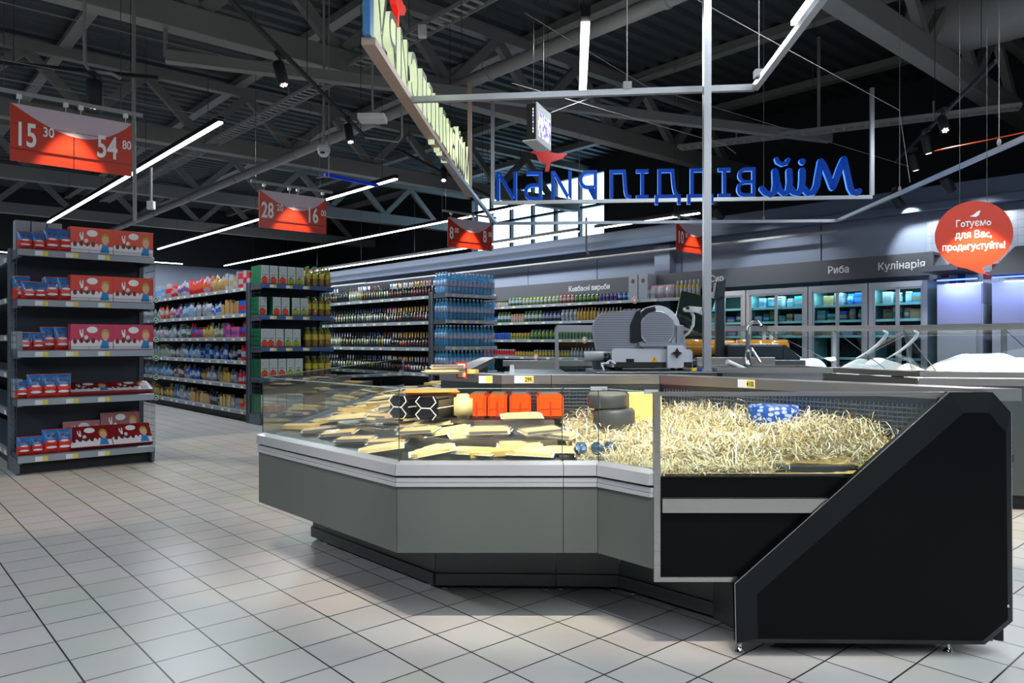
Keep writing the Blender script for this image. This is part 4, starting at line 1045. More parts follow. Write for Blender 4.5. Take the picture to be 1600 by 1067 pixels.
# blade cover: big round housing and ribbed disc
cx_, cz_ = sl(1026, 514)
b = MB(); rr = 37 * k_; pts = []
for k in range(29):
    a = R(-50 + k * (250 / 28)); pts.append((cx_ + rr * math.cos(a) * 1.0, cz_ + rr * math.sin(a)))
pts += [(cx_ - rr * .93, cz_ - .10), (cx_ + rr * .7, cz_ - .13)]
b.prism([(x, .0, z) for x, z in pts], (0, .06, 0)); obj('blade_housing', b, whitep, S)
b = MB(); b.lathe([(28.5 * k_, 0), (28.5 * k_, .012), (26.5 * k_, .02), (26.5 * k_, .012), (0, .012)], 48, mtx=Matrix.Rotation(PI / 2, 4, 'X')).xf(Matrix.Translation((cx_, -.005, cz_))); obj('blade_ring', b, slst, S)
cpts = [(1026 + 27 * math.cos(a), 514 + 27 * math.sin(a)) for a in [2 * PI * k / 40 for k in range(40)]]
ribbed('blade_cover', cpts, -.022, .010, 16)
b = MB(); b.prism([(x, -.03, z) for x, z in [sl(*q) for q in ((1001, 488), (1008, 482), (1022, 479), (1024, 486), (1012, 489), (1002, 498))]], (0, .02, 0)); obj('blade_gap', b, M['blackplastic'], S)
b = MB(); q0, q1 = sl(995, 541), sl(1066, 536); b.box(q0[0], q1[0], -.12, .1, q0[1], q1[1]); q0, q1 = sl(1056, 537), sl(1067, 508); b.box(q0[0], q1[0], -.03, .09, q0[1], q1[1], 0, .004); b.prism([(x, -.09, z) for x, z in [sl(*q) for q in ((994, 537), (1036, 538), (1030, 548), (1004, 546))]], (0, .12, 0)); obj('tray', b, slst, S)
b = MB().lathe([(.0, 0), (.04, .0), (.044, .012), (.04, .04), (0, .04)], 18, mtx=Matrix.Rotation(-PI / 2, 4, 'Y')).xf(Matrix.Translation((sl(952, 560)[0], -.0, sl(952, 560)[1]))); obj('dial_knob', b, M['blackplastic'], S)
b = MB()
for sx in (-.22, .22):
    for sy in (-.06, .2): b.lathe([(.016, 0), (.014, .03)], 10, (sx, sy, 0))
b.xf(Matrix.Translation((.0, 0, 0))); obj('foot', b, M['blackplastic'], S)
b = MB().tube([(sl(936, 572)[0], -.12, .028), (sl(950, 560)[0], -.12, .07), (sl(958, 566)[0], -.12, .045)], .008, 8).tube([(sl(940, 575)[0], -.14, .002), (sl(936, 565)[0], -.14, .05), (sl(948, 566)[0], -.12, .05)], .008, 8); obj('lever', b, whitep, S)
# paper roll, sponge
b = MB().lathe([(.016, 0), (.038, 0), (.038, .26), (.016, .26), (.016, 0)], 24, mtx=Matrix.Rotation(PI / 2, 4, 'Y'))
tag(obj('paper_roll', b, M['white'], None, at(913, 555, 5.62) + Vector((0, 0, -.01))), 'white paper roll lying left behind the slicer', 'paper roll')
tag(obj('roll_stand', MB().box(-.02, .20, -.04, .04, 1.20 - 1.20, .055), M['steeldark'], None, (.62, 5.63, 1.20)), 'small steel stand under the white paper roll', 'stand')
for i, (px, c_, l) in enumerate(((1084, 'd8c020', 'small yellow sponge block on the worktop right of the slicer'), (1092, '2a2c98', 'small blue sponge block beside the yellow one'))):
    p = at(px, 576, 5.15); tag(obj('sponge', MB().box(-.017, .017, -.02, .02, 0, .022, 0, .003), mat('sponge' + c_, c_, .8), None, (p.x, 5.15, 1.20)), l, 'sponge')
# ---------- touch screen on an arm (its back)
t = thing('scale_screen', 'tilted dark glass scale screen seen from behind, on a grey arm', 'scale screen', at(1085, 520, 5.5))
o_ = t.location.copy(); b = MB(); q = [at(1065, 454, 5.5) - o_, at(1118, 467, 5.56) - o_, at(1101, 523, 5.42) - o_, at(1054, 504, 5.38) - o_]
b.prism(q, (0, .018, 0)); obj('screen_back', b, mat('screen_green_glass', '16221f', .12, coat=.6), t)
b = MB(); a = [at(1068, 482, 5.35) - o_, at(1076, 478, 5.35) - o_, at(1098, 480, 5.35) - o_, at(1105, 487, 5.35) - o_, at(1100, 493, 5.35) - o_, at(1088, 488, 5.35) - o_, at(1070, 487, 5.35) - o_]
b.prism(a, (0, .03, 0)); obj('arm_plate', b, M['white'], t)
obj('arm', MB().tube([at(1078, 484, 5.38) - o_, at(1084, 494, 5.38) - o_, at(1083, 508, 5.40) - o_, at(1076, 520, 5.42) - o_, at(1068, 526, 5.44) - o_, at(1068, 575, 5.46) - o_], .011, 10), M['white'], t)
obj('hinge', MB().lathe([(0, 0), (.018, 0), (.018, .02), (0, .02)], 14, mtx=Matrix.Rotation(PI / 2, 4, 'X')).xf(Matrix.Translation(at(1100, 483, 5.33) - o_)).lathe([(0, 0), (.012, 0), (.012, .02), (0, .02)], 14, mtx=Matrix.Translation(at(1074, 481, 5.33) - o_) @ Matrix.Rotation(PI / 2, 4, 'X')), M['blackplastic'], t)
# ---------- customer display pole and scale body
table('scale_table', 'steel table behind the sink carrying the scale and film rolls', 1.30, 2.28, 5.86, 6.55, 1.26, M['steeldark'])
b0 = (1.59, 6.0, 1.26)
t = thing('checkout_scale', 'dark blue-black weighing scale with a tall display pole behind the sink', 'scale', b0)
dk = mat('scale_dark', '18252f', .35)
obj('body', MB().box(.10, .53, -.10, .18, 0, .115, 0, .01).prism([(.53, -.10, .0), (.66, -.10, .0), (.66, -.10, .02), (.55, -.10, .115), (.53, -.10, .115)], (0, .28, 0)), dk, t)
obj('pole', MB().box(.03, .095, -.02, .04, 0, .52, 0, .006), dk, t)
obj('display_head', MB().prism([(.0, -.05, .47), (.085, -.05, .50), (.095, -.05, .63), (.02, -.05, .61)], (0, .07, 0)).box(.02, .075, -.056, -.05, .50, .59), dk, t)
obj('weighing_plate', MB().box(.12, .50, -.08, .16, .116, .124, 0, .003), M['steel'], t)
amber = mat('film_roll_amber', 'b8802a', .15, coat=.6)
t = thing('film_roll', 'amber roll of wrapping film behind the grey pole', 'film roll', (1.46, 6.36, 1.345), R(8), 'wrapping film rolls')
obj('film', MB().lathe([(.03, 0), (.075, 0), (.075, .42), (.03, .42)], 28, mtx=Matrix.Rotation(PI / 2, 4, 'Y')).lathe([(.078, .03), (.078, .035)], 20, mtx=Matrix.Rotation(PI / 2, 4, 'Y')), amber, t)
obj('core', MB().lathe([(.0, 0), (.03, 0), (.03, .44), (0, .44)], 16, mtx=Matrix.Translation((-.01, 0, 0)) @ Matrix.Rotation(PI / 2, 4, 'Y')), M['white'], t)
obj('cradle', MB().box(.02, .06, -.05, .05, -.085, -.05).box(.36, .40, -.05, .05, -.085, -.05), M['steeldark'], t)
c2 = clone(t, (1.90, 6.38, 1.345), R(2), 'second amber film roll, behind the dark scale body', 'wrapping film rolls')
# ---------- sink
SK = thing('sink_unit', 'steel sink unit with raised rear edge right of the slicer', 'sink', (1.80, 5.30, 0))
def ring_(mb, x0, x1, y0, y1, wd, z0, z1):
    mb.box(x0, x1, y0, y0 + wd, z0, z1).box(x0, x1, y1 - wd, y1, z0, z1).box(x0, x0 + wd, y0 + wd, y1 - wd, z0, z1).box(x1 - wd, x1, y0 + wd, y1 - wd, z0, z1)
b = MB(); ring_(b, -.42, .36, -.22, .34, .05, 1.19, 1.225); obj('rim', b, M['steelx'], SK)
b = MB(); ring_(b, -.37, .31, -.17, .29, .008, 1.02, 1.20); b.box(-.37, .31, -.17, .29, 1.01, 1.02); obj('basin', b, M['steel'], SK)
obj('backsplash', MB().box(-.42, .16, .325, .35, 1.225, 1.285, 0, .003), M['steelx'], SK)
obj('cabinet', MB().box(-.40, .34, -.20, .32, .08, 1.00), M['steeldark'], SK)
for sx in (-.36, .30):
    for sy in (-.16, .28): obj('foot', MB().lathe([(.02, 0), (.015, .08)], 10, (sx, sy, 0)), M['chrome'], SK)
FX, FY = .03, .335
Fc = thing('faucet', 'tall chrome gooseneck faucet with side lever over the sink', 'faucet', (1.80 + FX - .08, 5.30 + .30, 1.225))
obj('spout', MB().tube([(0, 0, 0), (0, 0, .20), (.005, -.0, .28), (.02, -.015, .315), (.05, -.03, .328), (.075, -.045, .31), (.085, -.055, .29)], [.018, .016, .014, .013, .013, .013, .016], 12), M['chrome'], Fc)
obj('base', MB().lathe([(.03, 0), (.028, .012), (.022, .03), (.022, .10), (.018, .12)], 16), M['chrome'], Fc)
obj('lever', MB().tube([(.015, -.02, .13), (.05, -.05, .06), (.075, -.06, .02)], [.015, .013, .010], 10).tube([(.0, 0, .07), (.02, -.03, .14)], .012, 8), M['chrome'], Fc)
b = MB(); b.tube([(1.42 + .06, 5.20, 1.262), (1.62, 5.24, 1.21)], [.02, .012], 8)
tag(obj('scraper', b, M['white']), 'white plastic scraper handle lying in the left side of the sink', 'scraper')

# ---------- fish counter (right and far side of the service area)
def fish(i, lab):
    a, b_ = Vector(INN[i]), Vector(INN[i + 1]); c_, d_ = Vector(RAIL[i]), Vector(RAIL[i + 1])
    if i == 0: c_ = c_.lerp(d_, .52)
    t = thing('fish_counter', lab, 'fish counter', (0, 0, 0), 0, 'fish counter sections')
    e = (b_ - a).normalized() * .003; a = a + e; b_ = b_ - e; c_ = c_ + e; d_ = d_ - e
    n_ = Vector((-(b_ - a).y, (b_ - a).x)).normalized()
    obj('rear_panel', MB().slab([a, b_, b_ + n_ * .03, a + n_ * .03], .12, 1.02), M['counter'], t)
    obj('base', MB().slab([a + n_ * .05, b_ + n_ * .05, b_ + n_ * .2, a + n_ * .2], 0, .12), M['matt'], t)
    obj('service_cap', MB().slab([a - n_ * .03, b_ - n_ * .03, b_ + n_ * .22, a + n_ * .22], 1.10, 1.147).slab([a - n_ * .015, b_ - n_ * .015, b_, a], 1.03, 1.09), M['steelx'], t)
    obj('deck', MB().slab([a + n_ * .22, b_ + n_ * .22, d_, c_], .98, 1.03), M['steel'], t)
    obj('top_rail', MB().bar((*c_, 1.545), (*d_, 1.545), .05, .05).bar((*c_, 1.575), (*d_, 1.575), .09, .012), M['steelx'], t)
    L = (d_ - c_).length; n = max(1, round(L / .9))
    b = MB()
    g = obj('sloping_glass', MB().add([(*(a + n_ * .2), 1.15), (*(b_ + n_ * .2), 1.15), (*d_, 1.53), (*c_, 1.53)], [(0, 1, 2, 3)]), M['gl'], t)
    ed = MB()
    for k in range(n + 1):
        q = k / n; ed.bar((*((a + n_ * .2).lerp(b_ + n_ * .2, q)), 1.153), (*(c_.lerp(d_, q)), 1.533), .006, .006)
    obj('glass_edge', ed, M['wire'], g)
    for k in range(n + 1):
        q = c_.lerp(d_, min(max(k / n, .03), .97)); obj('rail_post', MB().box(q.x - .02, q.x + .02, q.y - .02, q.y + .02, 1.03, 1.52), M['alu'], t)
    return t
fish(0, 'far section of the fish counter, beyond the scale'); fish(1, 'short angled section of the fish counter where the rail turns'); fish(2, 'right section of the fish counter with grey body at the right edge')
t = thing('glass_screen', 'steel framed glass screen standing left behind the slicer', 'glass screen', (.45, 7.6, 0))
d = Vector((2.45, 1.0, 0)) * .52
obj('frame', MB().bar((0, 0, 1.12), (0, 0, 1.55), .035, .035).bar((0, 0, 1.535), d + Vector((0, 0, 1.535)), .03, .07).bar(d + Vector((0, 0, 1.12)), d + Vector((0, 0, 1.55)), .035, .035), M['alu'], t)
obj('pane', MB().prism([(0, 0, 1.12), d + Vector((0, 0, 1.12)), d + Vector((0, 0, 1.5)), (0, 0, 1.5)], (0, .006, 0)), M['gl'], t)
tk = thing('far_counter', 'far side of the cheese island with steel edge behind the prep table', 'display counter', (0, 0, 0), 0, 'glass cheese display counters')
obj('rear_cap', MB().box(-.10, 1.7, 8.35, 8.6, 1.13, 1.19), M['steelx'], tk); obj('body', MB().box(-.10, 1.7, 8.6, 10.2, .1, 1.0), M['counter'], tk)
obj('front_glass', MB().slab([(-.2, 10.32), (2.2, 10.32), (2.2, 10.33), (-.2, 10.33)], .82, 1.172), M['gl'], tk); obj('front_panel', MB().box(-.2, 2.2, 10.26, 10.31, .1, .82), M['counter'], tk)
# ice mounds and white trays
ice = mat('ice', 'eef2f6', .35, noise=.05, nscale=30, bump=.4)
spots = [(1205, 552, 7.9, .22, .16), (1262, 556, 7.8, .26, .12), (1240, 566, 7.7, .14, .08), (1380, 566, 7.4, .26, .12), (1420, 570, 7.0, .2, .08), (1345, 560, 7.7, .25, .10), (1500, 568, 6.95, .36, .17), (1580, 572, 6.75, .36, .14), (1540, 545, 7.2, .4, .2)]
for i, (px, py, d, r, h) in enumerate(spots):
    p = at(px, py, d); b = MB(); bm = bmesh.new(); bmesh.ops.create_icosphere(bm, subdivisions=4, radius=1)
    for q in bm.verts:
        f = 1 + .12 * math.sin(q.co.x * 4 + i) * math.cos(q.co.y * 3.1 + i * 2); q.co = Vector((q.co.x * r * f, q.co.y * r * .7 * f, max(0, q.co.z) * (h + .08) * f))
    b.bm(bm, smooth=True)
    tag(obj('ice_mound', b, ice, None, (p.x, p.y, 1.031), R(20)), f'white mound of crushed ice on the fish counter, {nth(sorted(s[0] for s in spots).index(px))} from the left', 'ice', 'mounds of ice')
p = at(1262, 566, 7.3)
for i, (ox, d) in enumerate(((0, 7.6), (48, 7.5))):
    q_ = [at(x + ox, y, d - .1 * k) for k, (x, y) in enumerate(((1338, 560), (1356, 550), (1371, 539), (1382, 528), (1386, 520), (1381, 517)))]
    tag(obj('light_streak', MB().tube(q_, [.006, .012, .016, .017, .014, .010], 8), mat('streak_white', 'f0f4f8', .3)), ('left', 'right')[i] + ' of two curved white light streaks over the fish counter ice', 'light streak')  # bright lines of light on the glass, built as solid white tubes
for i, (x, y) in enumerate(((4.6, 6.9), (3.0, 8.0))):
    lightobj('AREA', 'fish_counter_lamp', (x, y, 1.5), 9, COOL, (x, y, 0), .9, .05)
t = thing('control_display', 'small controller with red and green digits on the grey counter body at the right edge', 'controller', (4.10, 6.30, .43), -.215)
obj('plate', MB().box(-.07, .07, -.012, 0, -.03, .03), M['blackplastic'], t); text('digits', '0.1', .035, mat('green_digits', '20c040', emit='30e050', es=2), t, basis((.0, -.014, -.012), (1, 0, 0), (0, 0, 1)), .0004)

# ---------- stainless cabinets against the back wall, hood
for i, (v, wd, l) in enumerate(((3.96, .61, 'left stainless cabinet with a mirror-like blue lit top below the speech bubble'), (3.08, .92, 'right stainless cabinet under the dark hood at the right edge'))):
    t = thing('steel_cabinet', l, 'steel cabinet', B(12.3, v, 0), PSI)
    obj('body', MB().box(0, .75, -wd / 2, wd / 2, .1, 1.95, 0, .01), mat('cabinet_steel', '9a9ea2', .35, .2), t)
    obj('upper_door', MB().box(-.02, 0, -wd / 2 + .01, wd / 2 - .01, 1.66, 2.25, 0, .004).box(0, .7, -wd / 2, wd / 2, 1.95, 2.26), mat('mirror_steel', '9c9eb4', .15, .5), t)
    obj('lower_door', MB().box(-.02, 0, -wd / 2 + .08, wd / 2 - .01, .12, 1.63, 0, .004), mat('door_steel', 'b0b4b6', .3, .25), t)
    obj('base', MB().box(.05, .7, -wd / 2 + .03, wd / 2 - .03, 0, .1), M['matt'], t)
    obj('lamp_strip', MB().box(-.12, -.08, -wd / 2 + .04, wd / 2 - .04, 2.30, 2.32), mat('blue_strip', '4060ff', emit='4a68ff', es=5), t)
    lightobj('AREA', 'blue_lamp', B(12.10, v, 2.28), 14, (.35, .45, 1), B(12.3, v, 1.6), wd * .8, .05)
t = thing('extractor_hood', 'dark grey trapezoid hood above the right stainless cabinet', 'hood', B(12.1, 2.75, 2.34), PSI)
b = MB(); b.prism([(0, .80, 0), (0, -1.2, 0), (0, -1.2, .38), (0, .45, .38)], (.9, 0, 0)); obj('hood_body', b, M['header'], t)
tw = MB().box(U1 - .02, U1 - .005, 1.0, 4.75, 1.2, 3.4)
tile = mat('wall_tiles', '9ca2ae', .3); nt = tile.node_tree; br = nt.nodes.new('ShaderNodeTexBrick'); br.offset = 0; br.inputs['Scale'].default_value = 1; br.inputs['Brick Width'].default_value = .12; br.inputs['Row Height'].default_value = .12; br.inputs['Mortar Size'].default_value = .003
br.inputs['Color1'].default_value = (*lin('9098a6'), 1); br.inputs['Color2'].default_value = (*lin('98a0ae'), 1); br.inputs['Mortar'].default_value = (*lin('6c7480'), 1)
tc = nt.nodes.new('ShaderNodeTexCoord'); sx = nt.nodes.new('ShaderNodeSeparateXYZ'); cx = nt.nodes.new('ShaderNodeCombineXYZ'); nt.links.new(tc.outputs['Object'], sx.inputs[0]); nt.links.new(sx.outputs[1], cx.inputs[0]); nt.links.new(sx.outputs[2], cx.inputs[1])
nt.links.new(cx.outputs[0], br.inputs['Vector']); nt.links.new(br.outputs[0], nt.nodes['Principled BSDF'].inputs['Base Color'])
struct('trim_3', tw, tile, rotz=PSI)
sq = MB()
for (a, b_, k) in ((4.55, 2.36, 0), (4.43, 2.48, 0), (4.31, 2.60, 0), (4.31, 2.36, 1), (4.19, 2.42, 1), (4.07, 2.52, 1), (3.95, 2.62, 0), (3.83, 2.42, 0), (3.71, 2.54, 0), (4.19, 2.36, 1)):
    sq.box(U1 - .026, U1 - .02, a, a + .11, b_ - .05, b_ + .06, k)
struct('trim_4', sq, [mat('mosaic_red', '6a1428', .4), mat('mosaic_blue', '1c2a80', .4)], rotz=PSI)

# ================================================================== SHELVING
LV = [.20, .80, 1.31, 1.85, 2.38]
def endcap(u, v, lab, edge, back=M['navy'], W_=1.36, D=.5, tags=(.12, .33, .56), top_back=2.42, lv=LV):
    t = thing('endcap_rack', lab, 'shelf rack', B(u, v, 0), PSI)
    obj('back_panel', MB().box(.03, W_ - .03, D - .03, D, .12, top_back), back, t)
    for x in (0, W_ - .05): obj('upright', MB().box(x, x + .05, D - .06, D + .02, 0, top_back, 0, .004), M['rack'], t)
    obj('base', MB().box(.03, W_ - .03, .10, .14, 0, .14), M['matt'], t)
    for x in (0, W_ - .03):
        obj('base_foot', MB().prism([(x, .0, .02), (x, .0, .17), (x, D, .17), (x, D, 0), (x, .06, 0)], (.03, 0, 0)), M['rack'], t)
    for i, z in enumerate(lv):
        s = obj('shelf', MB().box(.02, W_ - .02, .01, D - .03, z - .03, z).box(.02, .05, .02, D - .03, z - .09, z - .03).box(W_ - .05, W_ - .02, .02, D - .03, z - .09, z - .03), M['rack'], t)
        e_ = MB(); e_.prism([(.01, .01, z + .002), (.01, -.012, z - .008), (.01, -.02, z - .072), (.01, .01, z - .075)], (W_ - .02, 0, 0)); obj('price_strip', e_, edge, s)
        for k in tags:
            x = k * W_; obj('price_tag', MB().box(x, x + .07, -.024, -.018, z - .066, z - .016, 0).box(x + .07, x + .12, -.024, -.018, z - .066, z - .016, 1), [M['tag'], M['tagy']], s)
        if i: obj('front_wire', MB().tube([(.02, .005, z + .035), (W_ - .02, .005, z + .035)], .002, 4).tube([(W_ * .5, .005, z), (W_ * .5, .005, z + .035)], .002, 4).tube([(W_ * .97, .005, z), (W_ * .97, .005, z + .035)], .002, 4), M['wire'], s)
    for x in (0.0, W_):
        m_ = MB(); z = .2
        while z < top_back - .02: m_.bar((x, 0, z), (x, D, z), .004, .004); z += .075
        k = 0
        while k < D + .01: m_.bar((x, k, .12), (x, k, top_back - .05), .004, .004, up=(1, 0, 0)); k += .055 if x > 0 else .25
        obj('side_mesh', m_, M['wire'], t)
    return t
endcap(1.35, 9.33, 'tall dark shelf rack at the left with red and blue sweets', M['shelfedge'])
endcap(5.21, 12.24, 'shelf rack end with juice cartons and green bottles', M['shelfblue'], M['matt'])
endcap(9.04, 12.23, 'shelf rack end stacked with blue water bottles', mat('shelf_edge_pale', 'aab8cc', .4), M['matt'])
TAGM = MB().box(-.003, .003, 0, .09, -.021, .021, 0).box(-.003, .003, .09, .13, -.021, .021, 1).mesh('price_tag', [M['tag'], M['tagy']])
def gondola(u, v0, v1, lab, lv, edge, tops=2.42, flags=False, side=True):
    """long two-sided aisle shelving; local x across, y along"""
    t = thing('aisle_shelving', lab, 'aisle shelving', B(u, v0, 0), PSI, 'long aisle shelving rows'); L = v1 - v0
    obj('centre_panel', MB().box(.66, .70, 0, L, .1, tops), M['matt'], t)
    obj('end_post', MB().box(.0, .05, 0, .06, 0, tops, 0, .003).box(.05, .66, 0, .03, 0, tops, 0), M['rackdark'], t)
    obj('base', MB().box(.08, 1.28, .02, L, 0, .13), M['matt'], t)
    for i, z in enumerate(lv):
        s = obj('shelf', MB().box(.04, 1.32, .06, L, z - .03, z), M['rack'], t)
        e_ = MB(); e_.prism([(.05, .06, z + .002), (.02, .06, z - .008), (.012, .06, z - .07), (.05, .06, z - .072)], (0, L - .06, 0)); obj('price_strip', e_, edge, s)
        y = .2; r = random.Random(i * 7 + int(u * 10))
        while y < min(L, 7): obj('price_tag', TAGM, None, s, (.010, y, z - .041)); y += r.uniform(.3, .6)
        if flags:
            fl = MB().lathe([(0, 0), (.07, 0), (.07, .006), (0, .006)], 24, mtx=Matrix.Rotation(PI / 2, 4, 'X')).xf(Matrix.Translation((-.05, 4.9, z - .03)))
            k0 = len(fl.v); fl.lathe([(.058, 0), (.058, .004), (.047, .004), (.047, 0)], 24, mi=1, mtx=Matrix.Translation((-.05, 4.893, z - .03)) @ Matrix.Rotation(PI / 2, 4, 'X'), caps=False)
            fl.bar((-.075, 4.892, z - .03), (-.055, 4.892, z - .05), .012, .003, 1, up=(0, 1, 0)).bar((-.055, 4.892, z - .05), (-.02, 4.892, z - .01), .012, .003, 1, up=(0, 1, 0))
            obj('round_flag', fl, [mat('flag_green', '0c6a3c', .4), M['paper']], s)
    return t
GL = [.20, .65, 1.07, 1.48, 1.90, 2.355]
gondola(1.35, 9.86, 24, 'aisle shelving row behind the sweets rack', GL, M['shelfedge'])
gondola(5.21, 12.77, 24, 'aisle shelving row of mixed household packs between the first and second racks', GL, M['shelfedge'], flags=True)
gondola(9.04, 12.76, 24, 'aisle shelving row of dark wine bottles left of the water rack', [.20, .75, 1.28, 1.83, 2.36], M['shelfedge'])
# shelf products -------------------------------------------------
def place_row(proto, spots, label, group, cat):
    pass
def put(me_or_obj, name, loc, rz, label, cat, group):
    """a small product: a mesh of its own"""
    o = bpy.data.objects.new(name, me_or_obj); COL.objects.link(o); o.location = loc; o.rotation_euler = (0, 0, rz)
    return tag(o, label, cat, group)

# sweets bags: pillow pack, blue top, red bottom
blueb = mat('sweets_blue', '2f74b8', .25, coat=.4, bump=.3, nscale=25); redb = mat('sweets_red', 'd42a1c', .25, coat=.4); pale = mat('pack_pale', 'e8e4ea', .4); brown = mat('choc_brown', '5a2a20', .4)
def bag_proto(w_, h):
    t = thing('sweets_bag', '', 'sweets bag')
    def prof(z): return .004 + .036 * math.sin(PI * min(1, max(0, z / h))) ** .6
    def grid(z0, z1, n=8, wfun=None):
        b = MB(); vs = []; m = 8
        for sgn in (-1, 1):
            for j in range(n + 1):
                z = z0 + (z1 - z0) * j / n
                for i in range(m + 1):
                    x = -w_ / 2 + w_ * i / m; k = math.sin(PI * i / m) ** .5
                    vs.append((x * (1 - .05 * math.sin(PI * z / h)), sgn * (.003 + prof(z) * k), z))
        N = (m + 1) * (n + 1); fs = []
        for j in range(n):
            for i in range(m):
                a = j * (m + 1) + i; fs.append((a, a + 1, a + m + 2, a + m + 1)); fs.append((N + a, N + a + m + 1, N + a + m + 2, N + a + 1))
            for i in (0, m):
                a = j * (m + 1) + i; fs.append((a, a + m + 1, N + a + m + 1, N + a))
        b.add(vs, fs, 0, True); return b
    obj('blue_top', grid(h * .5, h), blueb, t); obj('red_bottom', grid(0, h * .5), redb, t)
    y = -.044
    obj('top_seal', MB().box(-w_ / 2, w_ / 2, -.003, .003, h - .008, h + .008), redb, t)
    obj('front_print', MB().disc((0, y, h * .42), (1, 0, 0), (0, 0, 1), w_ * .36, h * .16, 0, 18, .001).disc((0, y - .002, h * .5), (1, 0, 0), (0, 0, 1), w_ * .26, h * .045, 1, 12, .001)
        .disc((0, y - .001, h * .24), (1, 0, 0), (0, 0, 1), w_ * .33, h * .055, 1, 12, .001).disc((-w_ * .15, y + .006, h * .75), (1, 0, 0), (0, 0, 1), w_ * .12, h * .05, 2, 10, .001).disc((w_ * .15, y + .006, h * .72), (1, 0, 0), (0, 0, 1), w_ * .13, h * .05, 2, 10, .001), [redb, pale, brown], t)
    return t
bagS, bagL = bag_proto(.135, .185), bag_proto(.155, .245); usedb = {id(bagS): False, id(bagL): False}
def placeb(pr, loc, rz, lab, grp, rot=None):
    if not usedb.get(id(pr), True):
        usedb[id(pr)] = True; pr.location = loc; pr.rotation_euler = rot if rot else (0, 0, rz); pr['label'] = lab; pr['group'] = grp; return pr
    return clone(pr, loc, rz, lab, grp, rot)
shn = {4: 'top shelf', 3: 'second shelf', 2: 'third shelf', 1: 'fourth shelf', 0: 'bottom shelf'}
rows = {4: [(.09, 0, bagS), (.215, 0, bagS), (.34, 0, bagL), (.47, 0, bagL)], 3: [(.07, .05, bagL), (.12, -.02, bagS), (.23, 0, bagS), (.345, .02, bagL), (.465, 0, bagL)],
        2: [(.10, 0, bagS), (.225, 0, bagS), (.33, .05, bagL), (.45, 0, bagL)], 1: [(.07, .04, bagS), (.185, 0, bagL), (.32, 0, bagL), (.445, 0, bagL)], 0: [(.08, 0, bagS), (.20, 0, bagS), (.325, 0, bagL), (.455, 0, bagL)]}
for i, r in rows.items():
    for k, (x, dy, pr) in enumerate(r):
        sc = 1
        z = LV[i] + .001; 
        placeb(pr, B(1.35 + x, 9.33 + .09 + dy + (0 if i != 2 else .08), z), 0, f'red and blue sweets bag, {nth(k)} from the left, {shn[i]} of left rack', 'red and blue sweets bags', (R(-6), 0, PSI + R(rng.uniform(-7, 7))))
        for dy2 in (.11, .2):
            if i in (1, 0, 2) and dy2 > .1: continue
            clone(pr, B(1.35 + x + .015, 9.33 + .09 + dy + dy2 + (0 if i != 2 else .06), z), 0, f'sweets bag {"farthest" if dy2 > .15 else "right"} behind the {nth(k)} front bag, {shn[i]} of left rack', 'red and blue sweets bags', (R(-4), 0, PSI))
# chocolate boxes
def choc_box(w_, h, d, c='d8401c', nm='a'):
    t = thing('chocolate_box', '', 'chocolate box')
    f = mat('choc_box_' + nm, c, .3, coat=.3); mats = [f, pale, brown, mat('hair_yellow', 'b89a30', .5), mat('skin_print', 'e0b090', .5), mat('dress_blue', '2c86c8', .5), M['paper']]
    obj('carton', MB().box(-w_ / 2, w_ / 2, 0, d, 0, h, 0, .004), f, t)
    y = -.0012; b = MB(); D = lambda x, z, rx, rz, mi, n=14, l=0: b.disc((x * w_, y - l * .0004, z * h), (1, 0, 0), (0, 0, 1), rx * w_, rz * h, mi, n, .0003)
    b.box(-w_ * .49, w_ * .49, y, 0, h * .02, h * .3, 1)
    for k in range(8): D(-.45 + k * .11, .30, .045, .09, 1)
    for x, z in ((-.40, .33), (-.25, .36), (-.12, .36), (0.02, .35)): D(x, z, .045, .10, 2, l=1)
    D(.0, .78, .13, .13, 6, l=1); D(-.24, .58, .035, .09, 6, l=1); D(-.28, .70, .015, .10, 6, l=1); D(-.22, .72, .015, .10, 6, l=1); D(-.14, .48, .045, .09, 1, l=1)
    D(.31, .60, .10, .22, 3, 18, 1); D(.31, .54, .08, .17, 4, 18, 2)
    b.prism([(w_ * .24, y, h * .36), (w_ * .18, y, h * .05), (w_ * .40, y, h * .05), (w_ * .38, y, h * .36)], (0, -.0008, 0), 5)
    obj('front_print', b, mats, t)
    return t
cb = choc_box(.425, .285, .05); cb2 = choc_box(.425, .285, .05, 'd83c28', 'b'); cb4 = choc_box(.425, .285, .05, 'cc3c60', 'd'); cb3 = choc_box(.425, .285, .05, '8c1c24', 'c')
for pr in (cb, cb2, cb3, cb4): usedb[id(pr)] = False
for i, pr in ((4, cb), (3, cb2), (2, cb4)):
    for k, x in enumerate((.72, 1.145)):
        placeb(pr, B(1.35 + x, 9.33 + .05, LV[i] + .001), PSI, f'{("pink", "red", "orange")[i - 2]} chocolate gift box, {("left", "right")[k]} one on the {shn[i]} of the left rack', 'chocolate gift boxes')
        clone(pr, B(1.35 + x - .005, 9.33 + .12, LV[i] + .001), PSI, f'chocolate gift box behind the {("left", "right")[k]} one on the {shn[i]} of the left rack', 'chocolate gift boxes')
for k, x in enumerate((.72, 1.145)):
    placeb(cb3, B(1.35 + x, 9.33 + .04, LV[1] + .050), 0, f'dark red chocolate box leaning far back, {("left", "right")[k]} on the fourth shelf', 'chocolate gift boxes', (R(-72), 0, PSI))
    clone(cb3, B(1.35 + x, 9.33 + .04, LV[0] + .036), 0, f'dark red chocolate box leaning back, {("left", "right")[k]} front on the bottom shelf', 'chocolate gift boxes', (R(-42), 0, PSI))
clone(cb3, B(1.35 + 1.08, 9.33 + .30, LV[0] + .10), 0, 'dark red chocolate box standing behind the right one on the bottom shelf', 'chocolate gift boxes', (R(-12), 0, PSI))
